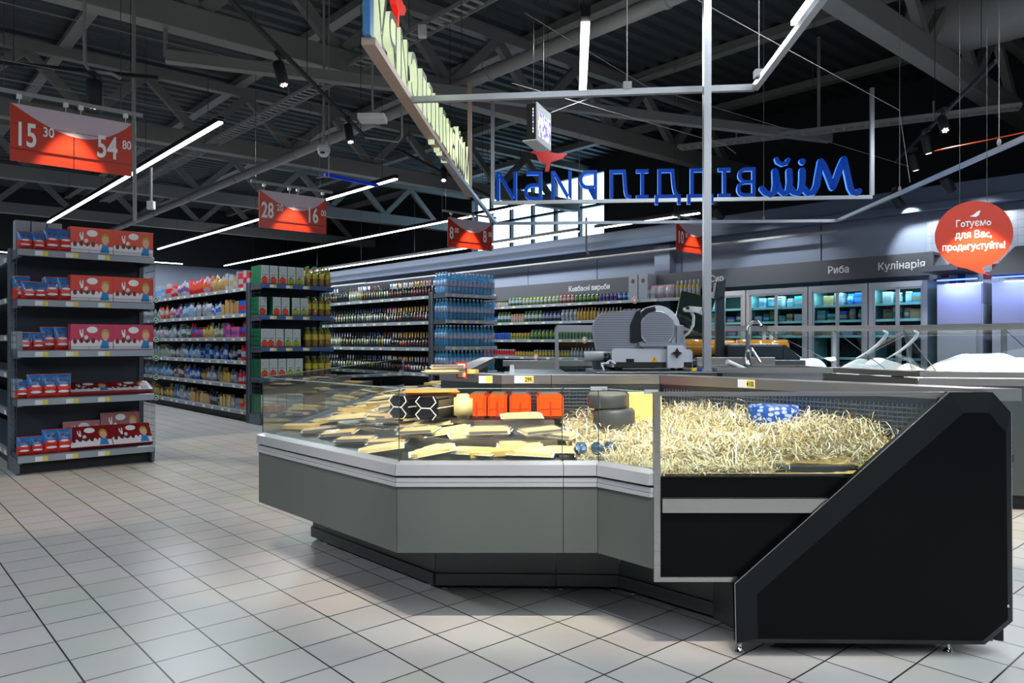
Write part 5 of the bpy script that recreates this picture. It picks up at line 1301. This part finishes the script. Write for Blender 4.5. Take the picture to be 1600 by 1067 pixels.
clone(cb3, B(1.35 + .70, 9.33 + .30, LV[0] + .025), 0, 'dark red chocolate box standing behind the left one on the bottom shelf', 'chocolate gift boxes', (R(-12), 0, PSI))
greyc = mat('grey_carton', '8e949c', .6, noise=.05)
for k in range(3):
    tag(obj('grey_carton', MB().box(-.07, .07, 0, .14, 0, .33, 0, .004).box(-.07, .07, -.001, 0, .20, .202), greyc, None, B(1.35 + .10 + k * .15, 9.33 + .28, LV[4] + .001), PSI), ('leftmost', 'middle', 'rightmost')[k] + ' plain grey carton at the back of the top shelf, left rack', 'carton', 'grey cartons on the top shelf')
for i in (1, 2): tag(obj('grey_carton', MB().box(-.03, .03, 0, .3, 0, .2), greyc, None, B(1.35 + .045, 9.33 + .13, LV[i] + .001 ), PSI), f'grey carton behind the wire side of the left rack, {shn[i]}', 'carton', 'grey cartons by the wire side')

# juice cartons and juice bottles on the second rack
grn = mat('juice_green', '0c6a44', .35, coat=.2); silv = mat('juice_silver', 'b8c4c6', .4)
def juice(col, nm):
    t = thing('juice_carton', '', 'juice carton'); w_, h, d = .148, .31, .095
    obj('carton', MB().box(-w_ / 2, w_ / 2, 0, d, 0, h), grn, t)
    b = MB().box(-w_ / 2 + .004, w_ / 2 - .004, -.0015, 0, .004, h - .002, 0); y = -.002
    b.disc((0, y, h * .74), (1, 0, 0), (0, 0, 1), .042, .042, 1, 18, .0004).disc((0, y - .0005, h * .74), (1, 0, 0), (0, 0, 1), .036, .036, 0, 18, .0004)
    b.disc((-.006, y, h * .20), (1, 0, 0), (0, 0, 1), .058, .058, 2, 18, .0008).box(-.045, .045, y - .0006, y, h * .47, h * .50, 3).disc((-.02, y - .001, h * .36), (1, 0, .5), (0, 0, 1), .03, .012, 4, 8, .0004)
    b.box(-w_ / 2 + .004, w_ / 2 - .004, y - .0012, y, .004, .016, 5)
    obj('front_print', b, [silv, mat('silver_ring', '8a989c', .5), mat('fruit_' + nm, col, .35), M['header'], mat('leaf_green', '2c5a24', .5), mat('base_brown', '7a2c20', .5)], t); return t
jr, jg = juice('e04418', 'r'), juice('98a82c', 'g')
for pr in (jr, jg): usedb[id(pr)] = False
jx = {4: [(.10, 0), (.255, 0), (.42, 0), (.575, 1), (.73, 1)], 3: [(.10, 0), (.31, 0), (.465, 0), (.655, 1), (.81, 1)], 2: [(.10, 0), (.21, 0), (.36, 0), (.52, 1), (.67, 1)], 1: [(.10, 0), (.25, 0), (.405, 0), (.56, 1), (.71, 1)], 0: [(.10, 0), (.25, 0), (.405, 0), (.56, 1), (.71, 1)]}
for i, r in jx.items():
    for k, (x, g) in enumerate(r):
        pr = jg if g else jr; dy = .03 if not (i == 3 and k == 0) else .12
        placeb(pr, B(5.21 + x, 12.24 + dy, LV[i] + .001), PSI, f'white and green juice carton, {"green apple" if g else "red fruit"} print, {nth(k)} from left, {shn[i]}', 'juice cartons')
        if k == 0:
            for q in range(3): clone(pr, B(5.21 + x, 12.24 + dy + .10 * (q + 1), LV[i] + .001), PSI, f'juice carton showing its green side, {nth(q)} behind the corner, {shn[i]}', 'juice cartons')
        elif i in (3, 2): clone(pr, B(5.21 + x, 12.24 + dy + .10, LV[i] + .001), PSI, f'juice carton right behind the {nth(k)} front one on the {shn[i]}', 'juice cartons')
def bottle_proto(name, cat, r, h, cap, body, label1, label2, neck=.35, n=14, split=True):
    t = thing(name, '', cat)
    pr = [(r * .85, 0), (r, h * .03), (r, h * .30), (r * .93, h * .33), (r, h * .36), (r, h * .66), (r * .9, h * .74), (r * neck * 1.3, h * .87), (r * neck, h * .90), (r * neck, h * .93)]
    obj('bottle_body', MB().lathe(pr, n), body, t)
    obj('cap', MB().lathe([(r * neck * 1.15, h * .925), (r * neck * 1.15, h * .985), (r * neck, h), (0, h)], n), cap, t)
    if label1: obj('label', MB().lathe([(r * 1.01, h * .36), (r * 1.01, h * .50), (r * 1.01, h * .64)], n, mis=[1, 0]), [label1, label2 or label1], t)
    return t
ob = bottle_proto('juice_bottle', 'juice bottle', .058, .345, mat('cap_teal', '2c9c80', .4), mat('oil_gold', '8a7034', .12, coat=.5, alpha=.75), mat('label_yellow_green', '98a83c', .45), mat('label_yellow', 'c8a838', .45), .32)
usedb[id(ob)] = False
for i in (4, 3, 2, 1):
    for r_ in range(2):
        for k in range(4):
            placeb(ob, B(5.21 + .905 + k * .125 + (.03 if r_ else 0) - (.03 if k == 3 and r_ else 0), 12.24 + .08 + r_ * .13, LV[i] + .001), PSI + k, f'golden juice bottle with teal cap, {nth(k)} from the left, {("front", "back")[r_]} row, {shn[i]}', 'golden juice bottles')
tg_ = tag(obj('mixed_pack', MB().box(-.2, .2, 0, .2, 0, .25, 0, .01), mat('amber_pack', '8a5a2c', .4), None, B(5.21 + 1.05, 12.24 + .1, LV[0] + .001), PSI), 'brown shrink pack on the bottom shelf of the juice rack', 'pack')

# water bottles
wblue = mat('water_plastic', '55aee0', .08, coat=.6, alpha=.5, spec=.8)
wb_ = bottle_proto('water_bottle', 'water bottle', .049, .43, mat('cap_blue', 'b8d8ee', .4), wblue, mat('label_blue', '88bce0', .4), mat('label_pink', 'c0b0d0', .4), .36, 10)
usedb[id(wb_)] = False
for i in (4, 3, 2, 1):
    for k in range(13):
        for r_ in range(2):
            if r_ == 1 and i < 4 and k > 2: continue
            placeb(wb_, B(9.04 + .075 + k * .101, 12.23 + .07 + r_ * .105, LV[i] + .001), PSI + k * .7, f'blue water bottle, {nth(k)} from the left, {("front", "rear")[r_]} row, {shn[i]} of water rack', 'blue water bottles')
    for q in range(2):
        clone(wb_, B(9.04 + .075, 12.23 + .28 + q * .105, LV[i] + .001), PSI, f'blue water bottle at the left wire side, {("third", "fourth")[q]} row back on the {shn[i]}', 'blue water bottles')
for i, (c_, l) in enumerate((('c87a2c', 'amber drink multipack on the bottom shelf of the water rack, left'), ('b02838', 'red drink multipack beside the amber one, bottom shelf of the water rack'))):
    b = MB()
    for a in range(4):
        for q in range(2): b.lathe([(.045, 0), (.047, .02), (.045, .2), (.016, .28), (.016, .31), (0, .31)], 10, (a * .095, q * .095, 0))
    p = B(9.04 + .08 + i * .42, 12.23 + .08, LV[0] + .001)
    tag(obj('drink_multipack', b, mat('drink' + c_, c_, .2, coat=.5), None, p, PSI), l, 'drink pack')

# wine bottles: one mesh per colouring, neck foil and label as material bands
def wine_mesh(gl, lab, foil_, h=.32, r=.038, kind=0):
    b = MB()
    pr = [(r * .9, 0), (r, .01), (r, h * .18), (r * 1.01, h * .18), (r * 1.01, h * .50), (r, h * .50), (r, h * .58), (r * .42, h * .74), (r * .38, h * .76), (r * .40, h * .99), (0, h)]
    if kind: pr = [(r * .9, 0), (r * 1.1, .01), (r * 1.1, h * .16), (r * 1.12, h * .16), (r * 1.12, h * .40), (r * 1.1, h * .40), (r * 1.05, h * .48), (r * .5, h * .66), (r * .42, h * .72), (r * .46, h * .98), (0, h)]
    mis = [0, 0, 1, 1, 1, 0, 0, 2, 2, 2]
    b.lathe(pr, 10, mis=mis)
    for j, f in enumerate(b.f):
        if b.m[j] == 1 and len(f) == 4:
            cx = sum(b.v[q][0] for q in f); cy_ = sum(b.v[q][1] for q in f)
            if math.cos(math.atan2(cy_, cx) - (PI + PSI - .9)) < .25: b.m[j] = 0
    return b.mesh('wine_bottle', [gl, lab, foil_])
gld = mat('wine_glass_dark', '0e1512', .08, coat=.5); glg = mat('wine_glass_green', '2c3c1c', .1, coat=.5); glc = mat('wine_glass_clear', '8a9078', .1, coat=.5)
labs = [('white', mat('lab_white', 'c8ccc4', .5)), ('cream', mat('lab_cream', 'b8b08c', .5)), ('black', mat('lab_black', '1c1c20', .5)), ('red', mat('lab_red', '9c2c34', .5)), ('orange', mat('lab_orange', 'c86c20', .5)), ('yellow', mat('lab_yellow2', 'b8a030', .5)), ('pale green', mat('lab_pgreen', '8ca08c', .5))]
foils = [('black', M['matt']), ('gold', mat('foil_gold', 'b89858', .3, .7)), ('silver', mat('foil_silver', 'b4b8c4', .3, .7)), ('dark red', mat('foil_red', '5c1420', .4)), ('blue', mat('foil_blue', '24406c', .4)), ('pink', mat('foil_pink', 'c09090', .35, .4))]
cache = {}
def wine(gi, li, fi, kind):
    k = (gi, li, fi, kind)
    if k not in cache: cache[k] = wine_mesh((gld, glg, glc)[gi], labs[li][1], foils[fi][1], (.34, .33)[kind], kind=kind)
    return cache[k]
WL = [.20, .75, 1.28, 1.83, 2.36]; WN = ['bottom wine shelf', 'fourth wine shelf', 'third wine shelf', 'second wine shelf', 'top wine shelf']
GN = ['dark', 'green', 'clear']
for i in (4, 3, 2, 1):
    y = .16; k = 0; r = random.Random(40 + i); run = 0
    while y < 6.2:
        if run <= 0:
            run = r.randint(2, 4); sp = y < 1.5; cf = (0 if sp else r.choice([0, 0, 0, 1, 2]), r.choice([3, 4, 0, 2] if sp else [0, 0, 1, 2, 5, 6]), r.choice([1, 5, 2, 1] if sp else [0, 0, 0, 3, 4, 2]), 1 if sp else 0)
        run -= 1; kk = cf[3]
        put(wine(*cf), 'wine_bottle', B(9.04 + .12, 12.76 + y, WL[i] + .001), r.uniform(-.4, .4), f'{"sparkling" if kk else GN[cf[0]]} wine bottle, {labs[cf[1]][0]} label, {foils[cf[2]][0]} neck, {nth(k)} from water rack, {WN[i]}', 'wine bottle', 'wine bottles')
        if k % 2 == 0 and y < 3.2: put(wine(*cf), 'wine_bottle', B(9.04 + .24, 12.76 + y + .03, WL[i] + .001), 0, f'wine bottle standing behind the {nth(k)} front one, {WN[i]}', 'wine bottle', 'wine bottles')
        y += .108 if y < 3 else .13; k += 1

# mixed packs on the long aisle shelf
def pouch_mesh(w_, h, d, m1, m2, kind):
    b = MB()
    if kind == 'bag':
        n = 6; vs = []
        for j in range(n + 1):
            z = h * j / n; k = math.sin(PI * min(.98, max(.06, j / n))) ** .5
            for a in range(10): vs.append((w_ / 2 * math.cos(2 * PI * a / 10) * (.75 + .3 * k), d / 2 * math.sin(2 * PI * a / 10) * k, z))
        fs = [(j * 10 + a, j * 10 + (a + 1) % 10, (j + 1) * 10 + (a + 1) % 10, (j + 1) * 10 + a) for j in range(n) for a in range(10)]
        for j in range(n): b.add([vs[j * 10 + a] for a in range(10)] + [vs[(j + 1) * 10 + a] for a in range(10)], [(a, (a + 1) % 10, 10 + (a + 1) % 10, 10 + a) for a in range(10)], 1 if j in (2, 3) else 0, True)
        b.add(vs[:10], [list(range(10))[::-1]], 0); b.box(-w_ * .42, w_ * .42, -.003, .003, h - .005, h + .02, 0)
    elif kind == 'box':
        b.box(-w_ / 2, w_ / 2, -d / 2, d / 2, 0, h, 0).box(-w_ / 2 - .001, w_ / 2 + .001, -d / 2 - .001, d / 2 + .001, h * .25, h * .6, 1)
    elif kind == 'bottle':
        r = w_ / 2; b.lathe([(r * .9, 0), (r, .01), (r, h * .25), (r, h * .55), (r, h * .65), (r * .45, h * .78), (r * .45, h * .8), (r * .4, h), (0, h)], 10, mis=[0, 0, 1, 0, 0, 0, 1, 1])
    elif kind == 'jar':
        r = w_ / 2; b.lathe([(r * .9, 0), (r, h * .05), (r, h * .2), (r, h * .65), (r, h * .78), (r * .85, h * .84), (r * .9, h * .84), (r * .9, h), (0, h)], 10, mis=[0, 0, 1, 0, 0, 0, 2, 2])
    else:
        r = w_ / 2; b.lathe([(r * .92, 0), (r, .006), (r, h * .2), (r, h * .8), (r, h - .006), (r * .92, h), (0, h)], 10, mis=[0, 0, 1, 0, 0, 0])
    return b
PAL = {k: mat('pack_' + k.replace(' ', '_'), c, .35, coat=.2) for k, c in {'red': 'c4202c', 'orange': 'c85420', 'beige': 'a88c64', 'tan': 'b08c50', 'yellow': 'b09440', 'white': '9ca2ac', 'blue': '2458b0', 'light blue': '5c94c8', 'purple': '6a4488', 'pink': 'b04c80', 'green': '3c6440', 'dark green': '244c2c', 'grey': '7c8490', 'brown': '6a4028', 'pale pink': 'a88c94', 'dark blue': '1c2c5c', 'teal': '3c9ca4', 'black': '1c1e22', 'lime': '6c803c'}.items()}
mc = {}
def pm(kind, w_, h, d, a, b_, c_=None):
    k = (kind, w_, h, d, a, b_, c_)
    if k not in mc:
        ms = [PAL[a], PAL[b_]] + ([PAL[c_]] if c_ else [])
        mc[k] = pouch_mesh(w_, h, d, 0, 1, kind).mesh(kind, ms)
    return mc[k]
NM = {'bag': 'bag', 'box': 'carton', 'bottle': 'bottle', 'jar': 'jar', 'can': 'can'}
HSEQ = {5: [('box', ['red', 'white'], .3), ('box', ['beige', 'white'], .7), ('bag', ['tan', 'beige'], .6), ('bag', ['pale pink', 'orange'], .5), ('bag', ['orange', 'red'], .7), ('bag', ['white', 'purple'], .6), ('bag', ['red', 'pale pink'], .8), ('box', ['white', 'light blue'], .6), ('bag', ['beige', 'yellow'], 2)],
      4: [('box', ['blue', 'red'], .3), ('box', ['beige', 'tan'], .7), ('bottle', ['blue', 'white'], .5), ('bag', ['white', 'grey'], .9), ('bag', ['light blue', 'white'], .7), ('bag', ['pale pink', 'purple'], .5), ('bag', ['orange', 'white'], .8), ('bag', ['white', 'grey'], 2)],
      3: [('bag', ['red', 'blue'], .3), ('box', ['pink', 'purple'], .8), ('bottle', ['lime', 'white'], .4), ('bag', ['yellow', 'beige'], .5), ('bag', ['red', 'blue'], .6), ('bag', ['green', 'white'], .5), ('bag', ['white', 'grey'], 1.1), ('bag', ['pale pink', 'white'], 2)],
      2: [('box', ['red', 'white'], .2), ('box', ['grey', 'black'], .5), ('bag', ['blue', 'white'], .8), ('bag', ['dark blue', 'light blue'], .7), ('bag', ['light blue', 'white'], .7), ('bag', ['white', 'grey'], .9), ('box', ['light blue', 'yellow'], 2)],
      1: [('box', ['red', 'white'], .3), ('bag', ['white', 'grey'], .4), ('box', ['yellow', 'tan'], .5), ('bag', ['grey', 'white'], .5), ('bag', ['beige', 'tan'], .4), ('bag', ['blue', 'white'], .8), ('bag', ['white', 'brown'], .8), ('bag', ['white', 'light blue'], 2)],
      0: [('box', ['red', 'beige'], .4), ('box', ['white', 'grey'], .4), ('box', ['yellow', 'tan'], .5), ('bag', ['black', 'grey'], .5), ('box', ['beige', 'tan'], 1.0), ('bag', ['white', 'grey'], .7), ('bag', ['light blue', 'white'], .4), ('bag', ['yellow', 'beige'], 2)]}
GN6 = ['bottom', 'fifth', 'fourth', 'third', 'second', 'top']
for i, seq in HSEQ.items():
    y = .12; k = 0; r = random.Random(90 + i)
    for kind, cols, ln in seq:
        y1 = min(y + ln, 6.4)
        while y < y1:
            w_ = r.choice([.11, .13]) if kind != 'bottle' else .075; h = r.choice([.19, .23, .27]) + (.03 if i == 5 else 0); a, b_ = cols if r.random() < .6 else cols[::-1]
            put(pm(kind, w_, h, .09, a, b_), NM[kind] if kind != 'box' else 'pack', B(5.21 + .10 + r.uniform(0, .04), 12.77 + y + w_ / 2, GL[i] + .001), PSI - PI / 2 + r.uniform(-.35, .35), f'{a} and {b_} {NM[kind]}, {nth(k)} from the near post, {GN6[i]} household shelf', NM[kind], 'packs on the household aisle shelves')
            if r.random() < .45 and kind == 'bag':
                put(pm('bag', .12, .2, .09, b_, a), 'bag', B(5.21 + .24, 12.77 + y + w_ / 2, GL[i] + .001), PSI - PI / 2, f'{b_} bag behind the {nth(k)} pack, {GN6[i]} household shelf', 'bag', 'packs on the household aisle shelves')
            y += w_ + r.uniform(.012, .03); k += 1
tag(obj('hanging_banner', MB().box(0, 2.2, 0, .02, 0, .45), M['red'], None, B(3.2, 24.2, 2.5), PSI), 'long dark red banner above the far end of the household aisle', 'banner')
obj_ = tag(obj('banner_stand', MB().box(.1, .16, .02, .08, 0, 2.5).box(2.0, 2.06, .02, .08, 0, 2.5), M['rackdark'], None, B(3.2, 24.2, 0), PSI), 'pair of dark posts holding the far red banner', 'stand')

# ---------- back wall shelving with header
U_ = 12.6
t = thing('wall_shelving', 'long wall shelving of jars and cans under the grey header, right of the water rack', 'wall shelving', B(U_, 8.7, 0), PSI); L = 11.5
WLV = [.20, .62, 1.04, 1.456, 1.89, 2.30]
obj('back_panel', MB().box(.60, .64, 0, L, 0, 2.5), M['matt'], t); obj('base', MB().box(.05, .6, 0, L, 0, .14), M['matt'], t)
for k in range(10): obj('upright', MB().box(.55, .60, k * 1.27, k * 1.27 + .04, 0, 2.5), M['rackdark'], t)
for i, z in enumerate(WLV):
    s = obj('shelf', MB().box(.0, .55, 0, L, z - .03, z), M['rack'], t)
    obj('price_strip', MB().prism([(.0, 0, z), (-.015, 0, z - .01), (-.02, 0, z - .065), (0, 0, z - .065)], (0, L, 0)), M['shelfedge'], s)
    y = 1.0
    while y < 7.5: obj('price_tag', TAGM, None, s, (-.022, y, z - .037)); y += rng.uniform(.3, .6)
    if i in (2, 3, 4, 5):
        y = (4.6, 3.0, 9.9, 1.55)[i - 2]
        b = MB().lathe([(0, 0), (.075, 0), (.075, .006), (0, .006)], 20, mtx=Matrix.Rotation(-PI / 2, 4, 'Y')).xf(Matrix.Translation((-.05, y, z - .02)))
        b.lathe([(.065, .004), (.065, .009), (.045, .009), (.045, .004)], 20, mi=1, mtx=Matrix.Translation((-.05, y, z - .02)) @ Matrix.Rotation(-PI / 2, 4, 'Y'), caps=False)
        obj('round_flag', b, [M['paper'], M['red']], s)
WS = {5: [(.3, 'box', ['white', 'grey'], .26), (.5, 'bag', ['dark blue', 'light blue'], .24), (.5, 'bottle', ['purple', 'dark blue'], .26), (.7, 'bag', ['dark green', 'lime'], .26), (.5, 'bag', ['brown', 'pale pink'], .28), (1.3, 'bag', ['lime', 'white'], .26), (.5, 'bag', ['green', 'white'], .3), (.4, 'jar', ['tan', 'white', 'green'], .18), (.8, 'jar', ['blue', 'light blue', 'white'], .16), (.8, 'jar', ['yellow', 'green', 'red'], .24), (.5, 'can', ['red', 'pale pink'], .14), (3, 'jar', ['green', 'dark green', 'grey'], .18)],
      4: [(.8, 'bag', ['white', 'light blue'], .2), (.7, 'bottle', ['beige', 'white'], .27), (.6, 'bottle', ['tan', 'yellow'], .29), (.5, 'bag', ['white', 'grey'], .24), (.6, 'bag', ['dark blue', 'grey'], .22), (.6, 'bag', ['green', 'white'], .25), (.5, 'jar', ['tan', 'pale pink', 'yellow'], .2), (.5, 'bag', ['green', 'white'], .25), (.5, 'can', ['blue', 'light blue'], .15), (.9, 'jar', ['yellow', 'beige', 'red'], .2), (.5, 'can', ['white', 'red'], .14), (3, 'jar', ['green', 'lime', 'grey'], .17)],
      3: [(1.5, 'bag', ['grey', 'white'], .2), (1.3, 'jar', ['lime', 'green', 'grey'], .2), (.8, 'bag', ['green', 'lime'], .22), (.7, 'jar', ['yellow', 'lime', 'yellow'], .16), (.5, 'can', ['blue', 'blue'], .17), (1.2, 'can', ['white', 'red'], .16), (.5, 'jar', ['red', 'white', 'red'], .16), (.8, 'jar', ['green', 'lime', 'white'], .17), (2, 'jar', ['white', 'green', 'white'], .14)],
      2: [(2.4, 'bottle', ['grey', 'white'], .22), (1.2, 'jar', ['lime', 'yellow', 'grey'], .16), (.6, 'jar', ['yellow', 'yellow', 'black'], .13), (1.3, 'can', ['white', 'red'], .17), (.6, 'bottle', ['white', 'grey'], .2), (3, 'jar', ['white', 'grey', 'green'], .15)]}
WN6 = {5: 'top', 4: 'second', 3: 'third', 2: 'fourth'}
for i, seq in WS.items():
    y = .1 + 1.0; k = 0; r = random.Random(140 + i)
    for ln, kind, cols, h in seq:
        y1 = min(y + ln, 8.2); h = round(h * .7, 3) if i == 5 else h
        while y < y1:
            w_ = .085 if kind in ('jar', 'bottle', 'can') else .11
            a = cols[0]; b_ = cols[1]; c_ = cols[2] if kind == 'jar' else None
            put(pm(kind, w_, h, .08, a, b_, c_), NM[kind] if kind != 'box' else 'pack', B(U_ + .08, 8.7 + y + w_ / 2, WLV[i] + .001), PSI - PI / 2, f'{a} and {b_} {NM[kind]}, {nth(k)} from fridge end, {WN6[i]} wall shelf', NM[kind], 'goods on the wall shelving')
            y += w_ + r.uniform(.008, .03); k += 1
# things on the top near end of the wall shelving
for k in range(2): tag(obj('pack', MB().box(-.15, .15, -.12, .12, 0, .28).disc((-.151, 0, .14), (0, 1, 0), (0, 0, 1), .05, .05, 1, 14), [PAL['white'], PAL['brown']], None, B(U_ + .18, 10.1 + k * .27, 2.30 + .25), PSI), ('right', 'left')[k] + ' white carton with round print stacked high on the wall shelving', 'carton', 'white cartons')
for k in range(2): tag(obj('pack', MB().box(-.15, .15, -.12, .12, 0, .248), PAL['white'], None, B(U_ + .18, 10.1 + k * .27, 2.301), PSI), ('right', 'left')[k] + ' white carton under the round printed ones', 'carton', 'white cartons')
for k in range(6):
    put(pm('bottle', .085, .34, .08, 'yellow', 'white'), 'oil_bottle', B(U_ + .12, 8.78 + k * .10, 2.301), 0, f'yellow oil bottle on the top shelf beside the fridges, {nth(k)} from the fridge', 'oil bottle', 'yellow oil bottles')
for k in range(3): put(pm('bag', .24, .26, .12, 'pale pink', 'white'), 'bag', B(U_ + .1, 9.45 + k * .2, 2.301), PSI - PI / 2, f'pink and white snack bag left of the yellow oil bottles, {nth(k)} one', 'bag', 'pink snack bags')

# ---------- header board with department names
t = thing('header_board', 'long dark grey header board with white department names above shelving and fridges', 'header board', B(12.95, 0, 0), PSI)
vE = 4.55
obj('board', MB().box(0, .06, vE, 21, 2.47, 2.835), M['header'], t); obj('top_cover', MB().box(.06, .34, vE, 21, 2.79, 2.835).box(-.6, .3, vE - .55, vE, 2.47, 2.55), M['header'], t)
def wallv(px, u):
    q = (px - 800) / F; d = u / (q * CP + SP); return d * (-q * SP + CP)
for s_, px in (("М'ясо", 766), ('Ковбасні вироби', 920), ('Сир', 1120), ('Риба', 1310), ('Кулінарія', 1408)):
    v = wallv(px, 12.95)
    text('lettering', s_, .173, M['paper'], t, basis((-.003, v, 2.595), (0, -1, 0), (0, 0, 1)), .002, .0016, xs=.95)

# ---------- fridges
FV = [wallv(p, U_) for p in (1451, 1357, 1263, 1166, 1098)]
fin = mat('fridge_inside', '8cb8bc', .5); fsh = mat('fridge_shelf_edge', '9cd8dc', .4); fst = mat('fridge_dark', '0e2224', .6)
FN = ['rightmost', 'third', 'second', 'leftmost']
FP = ['teal', 'white', 'light blue', 'white', 'beige', 'pale pink', 'red', 'grey', 'white', 'blue', 'brown', 'dark green']
for f in range(4):
    v0, v1 = FV[f] + .01, FV[f + 1] - .01; L = v1 - v0
    t = thing('display_fridge', f'glass door display fridge with two sliding doors, {FN[f]} from the left in the row' if 0 < f < 3 else f'glass door display fridge, {FN[f]} one in the wall row', 'fridge', B(U_, v0, 0), PSI, 'glass door fridges')
    b = MB().box(.03, .65, 0, .03, 0, 2.36, 0).box(.03, .65, L - .03, L, 0, 2.36, 0).box(.62, .66, .03, L - .03, 0, 2.36, 1).box(.03, .62, .03, L - .03, 0, .3, 0).box(.03, .62, .03, L - .03, 2.32, 2.36, 0)
    obj('cabinet', b, [fin, fst], t)
    b = MB().box(-.02, .03, 0, .07, .3, 2.36).box(-.02, .03, L - .07, L, .3, 2.36).box(-.02, .03, .07, L - .07, 2.27, 2.36).box(-.02, .03, 0, L, 0, .3)
    obj('door_frame', b, mat('fridge_frame', 'a8acb4', .4, .2), t)
    for q in range(2):
        a, c_ = .07 + q * (L - .14) / 2, .07 + (q + 1) * (L - .14) / 2
        d_ = obj('sliding_door', MB().box(-.012, .01, a, a + .03, .3, 2.27).box(-.012, .01, c_ - .03, c_, .3, 2.27).box(-.012, .01, a, c_, .3, .34).box(-.012, .01, a, c_, 2.24, 2.27), M['alu'], t)
        obj('door_glass', MB().box(-.004, .0, a + .03, c_ - .03, .34, 2.24), M['glf'], d_)
    for i, z in enumerate((.75, 1.13, 1.50, 1.76, 2.02)):
        s = obj('shelf', MB().box(.06, .6, .03, L - .03, z - .02, z), fin, t); obj('shelf_edge', MB().box(.05, .06, .03, L - .03, z - .03, z + .01), fsh, s)
    obj('lamp_strip', MB().box(.06, .10, .08, L - .08, 2.28, 2.30), mat('fridge_lamp', 'c0ffff', emit='b0f4ff', es=8), t)
    lightobj('AREA', 'fridge_lamp', B(U_ + .08, (v0 + v1) / 2, 2.265), 7, (.55, .95, 1), None, .05, L - .2, rotz=PSI)
    r = random.Random(300 + f)
    for i, z in enumerate((1.50, 1.76, 2.02)):
        if f == 3 and i == 2: continue
        y = .12; k = 0
        while y < L - .2:
            w_ = r.choice([.11, .14, .18]); h = r.uniform(.10, .20) if i < 2 else r.uniform(.15, .22); kind = r.choice(['box', 'bag', 'box', 'jar'] if i == 2 else ['box', 'bag', 'box'])
            a, b_ = r.choice(FP), r.choice(['white', 'light blue', 'beige', 'green'])
            put(pm(kind, w_, round(h, 2), .16, a, b_, 'white' if kind == 'jar' else None), 'dairy_pack', B(U_ + .18, v0 + y + w_ / 2, z + .001), PSI - PI / 2, f'{a} and {b_} chilled {NM[kind]}, {nth(k)} from right, {("third", "second", "top")[i]} shelf, {FN[f]} fridge', 'chilled pack', 'chilled goods in the fridges')
            y += w_ + r.uniform(.01, .05); k += 1
